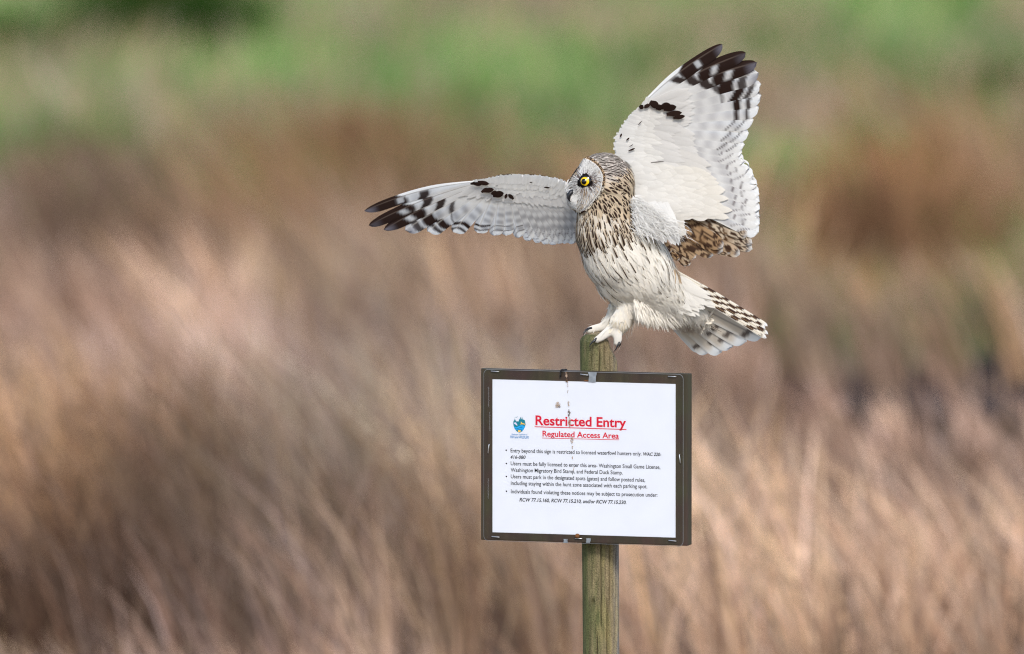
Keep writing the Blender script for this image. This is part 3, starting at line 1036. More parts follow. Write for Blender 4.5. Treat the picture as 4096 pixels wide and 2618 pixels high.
bkx, bky = k_of(bco)
hd = np.array(hc)
headness = sstep(505, 480, bky - 0.20 * (bkx - 1420)) * (np.linalg.norm(bco - hd, axis=1) < 0.075)
bcol = np.repeat((WHITE * 0.5 + CREAM * 0.45)[None, :], len(bco), 0)
bcol = mixc(bcol, BUFF * 0.75, headness)
bcol = mixc(bcol, BUFF * 0.9, sstep(575, 500, bky) * 0.45)
at_ = body_me.color_attributes.new('Col', 'FLOAT_COLOR', 'POINT')
arr = np.ones((len(bco), 4), np.float32); arr[:, :3] = bcol
at_.data.foreach_set('color', arr.ravel())
body_me.materials.clear(); body_me.materials.append(M_DOWN)
body_me.polygons.foreach_set('use_smooth', [True] * len(body_me.polygons))
body = link(bpy.data.objects.new('body', body_me), owl)
bvh = BVHTree.FromPolygons([tuple(v) for v in bco], [tuple(p.vertices) for p in body_me.polygons])


def on_body(kx, ky):
    d = ray_px(kx * K, ky * K).normalized()
    loc, nor, idx, dist = bvh.ray_cast(CAM, d)
    return loc, nor


# ---------- small contour feathers
class Plume:
    def __init__(self):
        self.V, self.F, self.Cc, self.Nn = [], [], [], []
        self.n = 0

    def leaf(self, p, d, nrm, L, W, R, color_fn, lift0=0.0003, lift1=0.0012, rows=5, cols=(-1, -0.42, 0, 0.42, 1), tipw=0.25, bend=0.0, curl=0.0):
        """p base, d direction along the skin, nrm skin normal, R local radius of the skin"""
        c = nrm.cross(d)
        m = len(cols)
        for i in range(rows):
            t = i / (rows - 1)
            w = W * (0.45 + 0.55 * math.sin(min(1, t * 1.55) * math.pi / 2)) if t < 0.6 else W * (tipw + (1 - tipw) * math.cos((t - 0.6) / 0.4 * math.pi / 2) ** 0.8)
            q = L * t
            o_ = p + d * q + nrm * (lift0 + (lift1 - lift0) * t - 0.92 * q * q / (2 * R) + curl * t * t) + c * (bend * t * t)
            for s in cols:
                self.V.append(o_ + c * (w * s) - nrm * (0.10 * w * s * s))
                self.Cc.append(color_fn(t, s))
                self.Nn.append((nrm + d * (0.9 * q / R) + c * (0.12 * s)).normalized())
        b = self.n
        for i in range(rows - 1):
            for k in range(m - 1):
                a_ = b + i * m + k
                self.F.append((a_, a_ + 1, a_ + m + 1, a_ + m))
        self.n += rows * m

    def strand(self, p0, p1, p2, w, side, c0, c1, nrm=None):
        """a fine soft strand through three points"""
        b = self.n
        if nrm is None:
            nrm = (p2 - p0).cross(side)
            if nrm.length < 1e-12: nrm = Vector((0, -1, 0))
            nrm = nrm.normalized()
            if nrm.y > 0: nrm = -nrm
        for q, (pp, ww, cc) in enumerate(((p0, w, c0), (p1, w * 0.8, c0 * 0.5 + c1 * 0.5), (p2, w * 0.12, c1))):
            self.V.append(pp - side * ww); self.V.append(pp + side * ww)
            self.Cc.append(cc); self.Cc.append(cc)
            self.Nn.append(nrm); self.Nn.append(nrm)
        self.F.append((b, b + 1, b + 3, b + 2)); self.F.append((b + 2, b + 3, b + 5, b + 4))
        self.n += 6

    def build(self, name, mat, parent):
        V_ = np.array([tuple(v) for v in self.V], np.float32)
        Fa = np.array(self.F, np.int32)
        Na = np.array([tuple(v) for v in self.Nn], np.float32)
        fn = np.cross(V_[Fa[:, 2]] - V_[Fa[:, 0]], V_[Fa[:, 3]] - V_[Fa[:, 1]])
        bad = (fn * Na[Fa].mean(1)).sum(1) < 0          # wind every face the way its normals point
        Fa[bad] = Fa[bad][:, ::-1]
        return np_mesh(name, V_, Fa, mat, np.array(self.Cc, np.float32), parent, True, self.Nn)


FLOW = np.array([
    (1345, 380, -0.2, -0.6), (1385, 365, 0.6, -0.5), (1425, 360, 1, 0.0), (1460, 385, 0.9, 0.4), (1480, 420, 0.75, 0.65), (1430, 400, 0.95, 0.25),
    (1450, 440, 0.85, 0.5), (1485, 460, 0.5, 0.85), (1440, 480, 0.55, 0.85), (1470, 500, 0.5, 0.87), (1360, 505, -0.1, 1), (1400, 510, 0.1, 1),
    (1440, 535, 0.38, 0.93), (1360, 570, 0.12, 1), (1410, 585, 0.34, 0.94), (1480, 590, 0.52, 0.86), (1400, 660, 0.5, 0.87), (1470, 660, 0.58, 0.81),
    (1550, 640, 0.66, 0.75), (1440, 715, 0.42, 0.9), (1510, 700, 0.7, 0.7), (1570, 700, 0.78, 0.62), (1630, 720, 0.85, 0.53), (1490, 745, 0.3, 0.95),
    (1550, 755, 0.5, 0.87), (1455, 755, -0.15, 1), (1415, 770, -0.8, 0.5), (1400, 795, -0.7, 0.6), (1452, 795, 0.05, 1)], float)


def flow(kx, ky):
    d2 = (FLOW[:, 0] - kx) ** 2 + (FLOW[:, 1] - ky) ** 2 + 60
    w = 1 / d2 ** 1.6
    v = (FLOW[:, 2:4] * w[:, None]).sum(0)
    v /= np.hypot(*v) + 1e-9
    return v


def skin_dir(nrm, kx, ky, jit=0.12):
    v = flow(kx, ky)
    w3 = Vector((v[0], 0.25 * v[0], -v[1]))
    d = w3 - nrm * w3.dot(nrm)
    if d.length < 0.05:
        d = nrm.orthogonal()
    d.normalize()
    a_ = rnd.gauss(0, jit)
    return (d * math.cos(a_) + nrm.cross(d) * math.sin(a_)).normalized()


# facial disc outline, view pixels
def Z4(x, y):
    return ((2150 + x * 0.25988) / K, (560 + y * 0.25988) / K)


DISC = [Z4(*p) for p in ((740, 335), (830, 370), (905, 425), (960, 490), (990, 570), (985, 660), (962, 760), (925, 830), (880, 890), (835, 960), (790, 1025),
                         (735, 1062), (680, 1065), (620, 1040), (570, 1010), (515, 965), (460, 900), (425, 800), (418, 700), (432, 590), (470, 490), (545, 415), (640, 360))]
EYE = Z4(745, 640)
DA = np.array(DISC)


def disc_r(ang):
    """outline radius from the eye along a screen angle"""
    da = np.arctan2(DA[:, 1] - EYE[1], DA[:, 0] - EYE[0])
    dr = np.hypot(DA[:, 1] - EYE[1], DA[:, 0] - EYE[0])
    o_ = np.argsort(da)
    return np.interp(ang, np.concatenate([da[o_] - 2 * np.pi, da[o_], da[o_] + 2 * np.pi]), np.tile(dr[o_], 3))


HS = Vector((HF.y, -HF.x, 0))        # sideways normal of the head's mirror plane


def mirror(p):
    q = Vector(p) - hc
    return hc + q - HS * (2 * q.dot(HS))


def in_disc(p, grow=1.0):
    for q in (p, mirror(p)):
        if (q - hc).dot(HS) * (1 if HS.y < 0 else -1) < -0.012:
            continue
        px, py = to_px(q)
        kx, ky = px / K, py / K
        r = math.hypot(kx - EYE[0], ky - EYE[1])
        if r < grow * float(disc_r(math.atan2(ky - EYE[1], kx - EYE[0]))):
            return True
    return False


tri_i, tri_a, tri_n, tri_c = [], [], [], []
for p_ in body_me.polygons:
    tri_c.append(p_.center[:]); tri_a.append(p_.area); tri_n.append(p_.normal[:])
tri_c = np.array(tri_c); tri_a = np.array(tri_a); tri_n = np.array(tri_n)
cumul = np.cumsum(tri_a); cumul /= cumul[-1]


def samples(n_):
    idx = np.searchsorted(cumul, rng.random(n_))
    pts = tri_c[idx] + rng.normal(0, 0.0008, (n_, 3))
    kx, ky = k_of(pts)
    for i in range(n_):
        yield Vector(pts[i]), Vector(tri_n[idx[i]]), kx[i], ky[i]


def spaced(n_, dist_fn):
    """darts kept at a distance that depends on the place"""
    cell = {}
    for p, nrm, kx, ky in samples(n_):
        d = dist_fn(kx, ky, p)
        if d is None:
            continue
        g = 0.012
        key = (int(p.x // g), int(p.y // g), int(p.z // g))
        ok = True
        for a_ in (-1, 0, 1):
            for b_ in (-1, 0, 1):
                for c_ in (-1, 0, 1):
                    for (q, dq) in cell.get((key[0] + a_, key[1] + b_, key[2] + c_), ()):
                        if (q - p).length < min(d, dq):
                            ok = False; break
                    if not ok: break
                if not ok: break
            if not ok: break
        if ok:
            cell.setdefault(key, []).append((p, d))
            yield p, nrm, kx, ky


def is_head(kx, ky, p):
    return (p - hc).length < 0.062 and ky < 498 + 0.10 * (kx - 1400)


def is_foot(kx, ky):
    return ky > 752 and kx < 1478


plume = Plume()
# 1. plain soft feathers everywhere
def base_d(kx, ky, p):
    if is_head(kx, ky, p): return None if in_disc(p, 0.95) else 0.0030
    if is_foot(kx, ky): return 0.0022
    return 0.0038


for p, nrm, kx, ky in spaced(34000, base_d):
    if is_foot(kx, ky) and (ky > 780 or kx < 1430): continue
    d = skin_dir(nrm, kx, ky)
    hd_ = is_head(kx, ky, p)
    if hd_:
        m_ = float(sstep(-25, 25, (ky - 415) + 0.35 * (kx - 1440)))
        c_ = (BUFF * 1.06 * m_ + (PALEG * 0.7 + BUFF * 0.35) * (1 - m_)) * rnd.uniform(0.98, 1.15)
        L, W, R = rnd.uniform(0.010, 0.013), 0.0026, 0.042
    elif is_foot(kx, ky):
        c_ = np.array(lin(244, 234, 214)) * rnd.uniform(0.95, 1.02)
        thin = ky > 776 or kx < 1432
        L, W, R = (0.0048, 0.0012, 0.012) if thin else (0.0070, 0.0020, 0.016)
    else:
        f_ = float(sstep(570, 490, ky)) * 0.45
        c_ = ((WHITE * 0.52 + CREAM * 0.56) * (1 - f_) + BUFF * 1.05 * f_) * rnd.uniform(0.96, 1.03)
        cr_ = float(sstep(620, 740, ky)) * 0.35
        c_ = c_ * (1 - cr_) + CREAM * cr_
        if kx > 1585 and ky < 0.9 * (kx - 1585) + 650:     # buff rump
            c_ = BUFF * np.array([1.02, 0.93, 0.85]) * rnd.uniform(0.85, 1.0)
        L, W, R = rnd.uniform(0.022, 0.032), rnd.uniform(0.0030, 0.0042), 0.052
        if ky > 690 and kx < 1520: L, W, R = 0.013, 0.0026, 0.022
    dk = rnd.uniform(0.0, 0.06)
    if not hd_ and not is_foot(kx, ky):
        sc_ = 0.55 if (ky > 690 and kx < 1520) else 1.0
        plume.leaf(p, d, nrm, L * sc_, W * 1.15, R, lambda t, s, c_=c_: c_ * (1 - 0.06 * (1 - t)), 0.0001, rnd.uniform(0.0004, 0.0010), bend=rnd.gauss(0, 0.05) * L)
        for q_ in range(1):
            pp = p + nrm.cross(d) * rnd.uniform(-0.003, 0.003) - d * rnd.uniform(0, 0.006)
            l_ = rnd.uniform(0.014, 0.024) * sc_
            Rr = R
            e1 = pp + d * (l_ * 0.5) + nrm * (0.0011 - (l_ * 0.5) ** 2 / (2 * Rr))
            e2 = pp + d * l_ + nrm.cross(d) * rnd.gauss(0, 0.0012) + nrm * (rnd.uniform(0.0008, 0.0014) - l_ ** 2 / (2 * Rr))
            cc_ = c_ * rnd.uniform(0.94, 1.03)
            plume.strand(pp + nrm * 0.0004, e1, e2, rnd.uniform(0.0004, 0.0008), nrm.cross(d), cc_, cc_, nrm)
        continue
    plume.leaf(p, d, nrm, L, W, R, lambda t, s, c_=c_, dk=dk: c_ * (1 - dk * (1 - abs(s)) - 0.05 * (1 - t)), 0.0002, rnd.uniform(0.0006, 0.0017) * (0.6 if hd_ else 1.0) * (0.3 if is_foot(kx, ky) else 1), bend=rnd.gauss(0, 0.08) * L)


# 2. streaked feathers
def streak_d(kx, ky, p):
    if is_foot(kx, ky) or (ky > 712 and kx < 1512): return None
    if is_head(kx, ky, p):
        return None if in_disc(p, 1.10) else (0.0029 if ky < 400 else 0.0036)
    lim = 712 + 0.40 * (kx - 1450)
    if ky > lim or kx > 1625: return None
    return 0.0045 + 0.0075 * float(sstep(530, 640, ky + 0.10 * (kx - 1400)))


for p, nrm, kx, ky in spaced(34000, streak_d):
    if nrm.z < -0.55 or (ky > 690 and nrm.x < -0.2 and nrm.z < -0.3): continue
    d = skin_dir(nrm, kx, ky, 0.05)
    if is_head(kx, ky, p):
        crown = ky < 420 - 0.9 * (kx - 1440) or ky < 395
        edge = (PALEG * 0.6 + BUFF * 0.45 if crown else BUFF * 1.05) * rnd.uniform(0.9, 1.1)
        core = DARK * rnd.uniform(0.7, 1.4)
        L, W, R, cw, t0 = rnd.uniform(0.0110, 0.0165), (0.0019 if crown else 0.0030), 0.042, (0.80 if crown else 0.85), 0.05
        if (not crown) and rnd.random() < 0.18: core = BUFF * 0.8
        lift = 0.0022
    else:
        f_ = float(sstep(525, 640, ky + 0.10 * (kx - 1400)))
        edge = (BUFF * 1.06 * (1 - f_) + CREAM * f_) * rnd.uniform(0.92, 1.06)
        core = DARK * rnd.uniform(0.8, 1.5)
        L, W, R, cw, t0 = rnd.uniform(0.020, 0.030) + 0.020 * f_, rnd.uniform(0.0022, 0.0030) * (1 - f_) + 0.00125 * f_, 0.050, 0.92, 0.03
        lift = 0.0045

    def cf(t, s, edge=edge, core=core, cw=cw, t0=t0):
        k_ = max(0.0, 1 - abs(s) / cw) * min(1, max(0, (t - t0) / 0.2))
        k_ = min(1.0, k_ * 2.4)
        return edge * (1 - k_) + core * k_
    plume.leaf(p, d, nrm, L, W, R, cf, 0.0019, min(lift, 0.0031), rows=7, cols=(-1, -cw, -cw * 0.45, 0, cw * 0.45, cw, 1), tipw=0.12, bend=rnd.gauss(0, 0.05) * L)

# 3. wispy down: vent, thighs, rump, throat
for p, nrm, kx, ky in samples(16000):
    vent = ky > 715 and kx > 1488
    leg = is_foot(kx, ky) and ky < 768 and kx > 1436
    if not (vent or leg):
        if rnd.random() > 0.05 or ky < 510: continue
    d = skin_dir(nrm, kx, ky, 0.25)
    L = rnd.uniform(0.012, 0.026) if vent else (rnd.uniform(0.004, 0.007) if leg else rnd.uniform(0.010, 0.018))
    drop = Vector((0.0, 0.0, -1)) * (0.45 if vent else 0.1)
    a_ = p + nrm * 0.001
    m_ = a_ + d * L * 0.5 + nrm * 0.002
    e_ = a_ + (d + drop).normalized() * L + nrm * rnd.uniform(0.0015, 0.006)
    c_ = (WHITE * 0.5 + CREAM * 0.5) * rnd.uniform(0.95, 1.03)
    plume.strand(a_, m_, e_, 0.0005, nrm.cross(d), c_, c_, nrm)
# fluffy vent tuft under the belly
for _ in range(2000):
    q = rnd.random()
    kx = 1490 + 106 * q; ky = 716 + 14 * math.sin(q * 3.1) + rnd.uniform(-14, 12)
    y_ = 0.010 + 0.07 * q + rnd.uniform(-0.024, 0.022)
    p = PK(kx, ky, y_)
    ex = kx + rnd.uniform(2, 30) * (0.4 + q); ey = ky + rnd.uniform(18, 42)
    e_ = PK(ex, ey, y_ + rnd.uniform(-0.006, 0.008))
    m_ = p.lerp(e_, 0.5) + Vector((rnd.uniform(-0.002, 0.002), -0.003, 0))
    c_ = (WHITE * 0.5 + CREAM * 0.55) * rnd.uniform(0.97, 1.04)
    plume.strand(p, m_, e_, rnd.uniform(0.0005, 0.0010), Vector((0.8, 0.2, 0.5)).normalized(), c_, c_, Vector((0.1 * rnd.random(), -0.9, 0.25 - 0.5 * rnd.random())).normalized())
o = plume.build('body_plumage', M_DOWN, owl)
o['kind'] = 'stuff'

# ---------- face
face = Plume()
mface = Plume()


def face_pt(kx, ky, lift):
    loc, nor = on_body(kx, ky)
    if loc is None:
        return None, None
    return loc + nor * lift, nor


NRAY = 620
for i in range(NRAY):
    an = 2 * math.pi * (i + rnd.random()) / NRAY
    R_ = float(disc_r(an))
    for layer in range(4):
        r0 = 11 + layer * (R_ - 14) * 0.22 + rnd.uniform(0, 5)
        r1 = min(R_ * 0.99, r0 + rnd.uniform(0.32, 0.5) * R_)
        tw = rnd.gauss(0, 0.05)
        pts3 = []
        for q in (0, 0.5, 1):
            r = r0 + (r1 - r0) * q
            a2 = an + tw * q + 0.10 * q
            dish = 0.0030 * (abs(r / R_ - 0.55) * 2) ** 2
            loc, nor = face_pt(EYE[0] + r * math.cos(a2), EYE[1] + r * math.sin(a2), 0.0012 + dish + 0.0006 * layer * 0.4 + 0.001 * q)
            pts3.append(loc)
        if None in pts3:
            continue
        low = 0.5 + 0.5 * math.sin(an)            # 1 straight below the eye
        right = 0.5 + 0.5 * math.cos(an)
        base = WHITE * rnd.uniform(0.62, 0.98)
        pd = 0.26 + 0.28 * right * (layer < 3)
        if layer == 0: pd += 0.34
        if rnd.random() < pd:
            base = np.array(lin(96, 84, 82)) * rnd.uniform(0.5, 1.6)
        elif rnd.random() < 0.3 * low * right:
            base = np.array(lin(196, 172, 140))
        side = Vector(pts3[2] - pts3[0]).cross(Vector((0, -1, 0))).normalized()
        face.strand(pts3[0], pts3[1], pts3[2], 0.00075 if base[0] > 0.3 else 0.00042, side, base, base)
        mface.strand(mirror(pts3[0]), mirror(pts3[1]), mirror(pts3[2]), 0.0006, side, base, base)
# black patch round the eye
for i in range(520):
    an = rnd.uniform(0, 2 * math.pi)
    ext = 1.0 + 0.55 * max(0, math.cos(an - 2.5)) ** 3 + 0.3 * max(0, math.cos(an + 1.6)) ** 4 + 0.3 * max(0, math.cos(an - 0.35)) ** 4
    r0, r1 = rnd.uniform(6.0, 9), rnd.uniform(10.2, 13.8) * ext
    pts3 = [face_pt(EYE[0] + r * math.cos(an), EYE[1] + r * math.sin(an), 0.0044 - 0.0010 * q)[0] for q, r in enumerate((r0, (r0 + r1) / 2, r1))]
    if None in pts3: continue
    side = Vector(pts3[2] - pts3[0]).cross(Vector((0, -1, 0))).normalized()
    cc = np.array((0.012, 0.010, 0.010))
    face.strand(*pts3, 0.0010, side, cc, cc)
    mface.strand(*[mirror(q) for q in pts3], 0.0010, side, cc, cc)
# ruff: beaded rim of short speckled feathers
for ring in range(5):
    for i in range(250):
        an = 2 * math.pi * (i + 0.5 * ring) / 250
        if -0.9 < math.atan2(math.sin(an - math.pi), math.cos(an - math.pi)) < 0.62 and ring > 1: continue
        R_ = float(disc_r(an)) * (0.985 + 0.030 * ring) + rnd.uniform(-0.4, 0.4)
        q0 = face_pt(EYE[0] + R_ * math.cos(an), EYE[1] + R_ * math.sin(an), 0.0030)[0]
        q1 = face_pt(EYE[0] + (R_ + 2.0) * math.cos(an + 0.02), EYE[1] + (R_ + 2.0) * math.sin(an + 0.02), 0.0044)[0]
        q2 = face_pt(EYE[0] + (R_ + 4.2) * math.cos(an + 0.04), EYE[1] + (R_ + 4.2) * math.sin(an + 0.04), 0.0040)[0]
        if None in (q0, q1, q2) or (q2 - q0).length > 0.012: continue
        if ring == 0:
            cc = WHITE * rnd.uniform(0.9, 1.0)
        else:
            cc = DARK * rnd.uniform(0.7, 1.5) if rnd.random() < 0.58 else (np.array(lin(206, 178, 142)) if math.sin(an) < 0.2 else CREAM * 0.95) * rnd.uniform(0.8, 1.0)
        side = (q2 - q0).cross(Vector((0, -1, 0))).normalized()
        face.strand(q0, q1, q2, 0.0007, side, cc, cc)
        mface.strand(mirror(q0), mirror(q1), mirror(q2), 0.0007, side, cc, cc)
# white brow and chin tufts near the beak
for i in range(420):
    up_ = rnd.random() < 0.5
    kx0, ky0 = Z4(rnd.uniform(500, 580), rnd.uniform(640, 820)) if up_ else Z4(rnd.uniform(520, 640), rnd.uniform(840, 960))
    kx1, ky1 = Z4(rnd.uniform(425, 480), rnd.uniform(560, 800)) if up_ else Z4(rnd.uniform(500, 640), rnd.uniform(950, 1050))
    q0 = face_pt(kx0, ky0, 0.003)[0]; q2 = face_pt(max(kx1, kx0 - 22), ky1, 0.006)[0]
    if None in (q0, q2) or (q2 - q0).length > 0.03: continue
    side = (q2 - q0).cross(Vector((0, -1, 0))).normalized()
    cc = WHITE * rnd.uniform(0.85, 1.0)
    face.strand(q0, q0.lerp(q2, 0.5) + Vector((-0.001, -0.001, 0)), q2, 0.0007, side, cc, cc)
    mface.strand(mirror(q0), mirror(q0.lerp(q2, 0.5)), mirror(q2), 0.0007, side, cc, cc)
fo = face.build('facial_disc', M_DOWN, owl); fo['kind'] = 'stuff'
fo = mface.build('facial_disc', M_DOWN, owl); fo['kind'] = 'stuff'

# ---------- eyes
M_EYEB = simple_mat('eye_black', (0.004, 0.004, 0.005), 0.12, 0, 0.6)


def iris_material():
    m, nt, out = new_mat('yellow_iris')
    b = N(nt, 'ShaderNodeBsdfPrincipled')
    tc = N(nt, 'ShaderNodeTexCoord')
    nz = N(nt, 'ShaderNodeTexNoise'); nz.inputs['Scale'].default_value = 900
    nt.links.new(tc.outputs['Object'], nz.inputs['Vector'])
    mx = N(nt, 'ShaderNodeMix', data_type='RGBA')
    mx.inputs[6].default_value = (*lin(236, 176, 4), 1); mx.inputs[7].default_value = (*lin(252, 214, 16), 1)
    nt.links.new(nz.outputs[0], mx.inputs[0]); nt.links.new(mx.outputs[2], b.inputs['Base Color'])
    b.inputs['Roughness'].default_value = 0.3
    nt.links.new(b.outputs[0], out.inputs[0])
    return m


M_IRIS = iris_material()


def dome(name, c, ax, r, hgt, mat, parent, r_in=0.0, rings=6, seg=40):
    ax = ax.normalized(); u_ = ax.orthogonal().normalized(); v_ = ax.cross(u_)
    V_, F_ = [], []
    for i in range(rings + 1):
        q = r_in + (1 - r_in) * i / rings
        for k_ in range(seg):
            an = 2 * math.pi * k_ / seg
            V_.append(c + (u_ * math.cos(an) + v_ * math.sin(an)) * (r * q) + ax * (hgt * (1 - q * q)))
    for i in range(rings):
        for k_ in range(seg):
            a_ = i * seg + k_; b_ = i * seg + (k_ + 1) % seg
            F_.append((a_, b_, b_ + seg, a_ + seg))
    return mesh_obj(name, V_, F_, mat, parent)


def make_eye(c, ax):
    ball = dome('eye', c, ax, 0.0084, 0.0030, M_EYEB, owl)
    dome('iris', c + ax * 0.0012, ax, 0.0064, 0.0026, M_IRIS, ball, 0.30)
    g = (ax + HF * 0.12).normalized()
    dome('pupil', c + ax * 0.0031 + HF * 0.0009, g, 0.0040, 0.0016, M_EYEB, ball)
    return ball


ep, en = on_body(*EYE)
eax = Vector((-0.30, -0.95, 0.02)).normalized()
make_eye(ep + eax * 0.0035, eax)
make_eye(mirror(ep + eax * 0.0035), (mirror(hc + eax) - hc).normalized())

# ---------- beak: hooked, dark, half hidden in white bristles
M_BEAK = simple_mat('beak_horn', lin(22, 22, 27), 0.4, 0, 0.5, 300, 0.2)
b0 = PK(*Z4(540, 800), HY - 0.030)
tip = PK(*Z4(512, 955), HY - 0.030)
bp_ = [PK(*Z4(560, 780), HY - 0.0245), PK(*Z4(512, 812), HY - 0.0265), PK(*Z4(482, 850), HY - 0.0275), PK(*Z4(478, 895), HY - 0.028), PK(*Z4(492, 935), HY - 0.028), PK(*Z4(514, 962), HY - 0.0275)]
tube('beak', bp_, 0.0033, M_BEAK, owl, 12, [1.0, 1.05, 0.92, 0.66, 0.36, 0.06])

# ---------- talons
M_TALON = simple_mat('talon_horn', (0.014, 0.014, 0.018), 0.28, 0, 0.5, 500, 0.3)


def Z8(x, y):
    return ((2200 + x * 0.25988) / K, (1200 + y * 0.25988) / K)


TAL = [[(720, 600, -0.001), (690, 625, -0.003), (655, 650, -0.0045), (620, 690, -0.0045), (598, 745, -0.003)],
       [(1048, 590, 0.010), (1068, 630, 0.006), (1050, 690, 0.003), (1015, 760, 0.003), (970, 812, 0.006)],
       [(640, 440, 0.027), (590, 445, 0.025), (550, 470, 0.022), (522, 505, 0.019), (512, 545, 0.0185)],
       [(1075, 640, 0.046), (1080, 690, 0.056), (1050, 750, 0.062)],
       [(760, 560, 0.0625), (750, 620, 0.0645), (740, 690, 0.063)]]
for t_ in TAL:
    pts = [PK(*Z8(x_, y_), d_) for x_, y_, d_ in t_]
    n_ = len(pts)
    tube('talon', pts, 0.0022, M_TALON, owl, 10, [1.0 - 0.93 * (i / (n_ - 1)) ** 1.2 for i in range(n_)])


# ---------- flight feathers
def qbez(b, c, t_, q):
    return ((1 - q) ** 2 * b[0] + 2 * q * (1 - q) * c[0] + q * q * t_[0], (1 - q) ** 2 * b[1] + 2 * q * (1 - q) * c[1] + q * q * t_[1])


def flight(name, B, T, W, bend, depth, tilt, color_fn, parent, lead=0.42, rows=46, ncol=15, layer=0.0, tip_round=0.16, taper=0.0, split=None, base_w=0.45, camber=0.0012, flip=1):
    """B, T in photograph pixels; W full width in pixels; depth(px,py) the wing surface; lead = share of the width ahead of the shaft"""
    B = np.array(B, float); T = np.array(T, float)
    d = T - B; L = np.hypot(*d); d /= L
    pr = np.array([-d[1], d[0]]) * flip               # towards the trailing vane
    Cc = (B + T) / 2 + pr * bend
    cs = np.linspace(-1, 1, ncol)
    V_, cols = [], []
    jag = [rnd.uniform(-0.010, 0.006) for _ in range(ncol)]
    for i in range(rows):
        t = (i / (rows - 1))
        t = t ** 0.85
        for k_, s in enumerate(cs):
            tipf = max(0.0, 1 - ((1 - t) / tip_round)) if t > 1 - tip_round else 0.0
            wsc = (base_w + (1 - base_w) * float(sstep(0, 0.45, t))) * math.sqrt(max(0.0, 1 - tipf ** 2.2)) * (1 - taper * t)
            tl = t * (1 + jag[k_] * (t > 0.9))
            x, y = qbez(B, Cc, T, tl)
            x2, y2 = qbez(B, Cc, T, tl + 0.01)
            tx, ty = x2 - x, y2 - y
            ll = math.hypot(tx, ty); tx /= ll; ty /= ll
            nx_, ny_ = -ty * flip, tx * flip
            off = s * W * (lead if s < 0 else 1 - lead) * wsc
            sp = 0.0
            if split is not None and k_ == split[0] and t > split[1]:
                off += split[2] * (t - split[1]) * W
            X, Y = x + nx_ * off, y + ny_ * off
            dep = depth(X, Y) + layer - tilt * s * (W / S) - camber * (1 - s * s)
            V_.append(P(X, Y, dep))
            cols.append((t, s))
    tarr = np.array([c[0] for c in cols]); sarr = np.array([c[1] for c in cols])
    col = color_fn(tarr, sarr)
    F_ = []
    for i in range(rows - 1):
        for k_ in range(ncol - 1):
            if split is not None and k_ == split[0] and i > rows * (split[1] + 0.02):
                continue
            a_ = i * ncol + k_
            F_.append((a_, a_ + 1, a_ + ncol + 1, a_ + ncol))
    return mesh_obj(name, V_, F_, M_FEATHER, parent, col)


def bar(t, s, c, w, soft=0.012, slope=0.0, s0=-1.1, s1=1.1):
    tt = t + slope * s
    b = sstep(c - w - soft, c - w + soft, tt) * (1 - sstep(c + w - soft, c + w + soft, tt))
    return b * sstep(s0 - 0.1, s0 + 0.1, s) * (1 - sstep(s1 - 0.1, s1 + 0.1, s))


def shaft(col, t, s, c=np.array(lin(206, 196, 182)), w=0.075, amt=0.75):
    return mixc(col, c, (np.abs(s) < w) * amt * (1 - sstep(0.85, 1.0, t)))


def barbs(t, s, seed):
    """fine oblique barb shading, part of the feather's own colour"""
    return 1 + 0.05 * (vnoise((t * 60 - np.abs(s) * 6) + seed * 13, s * 2.0 + seed, 9) - 0.5)


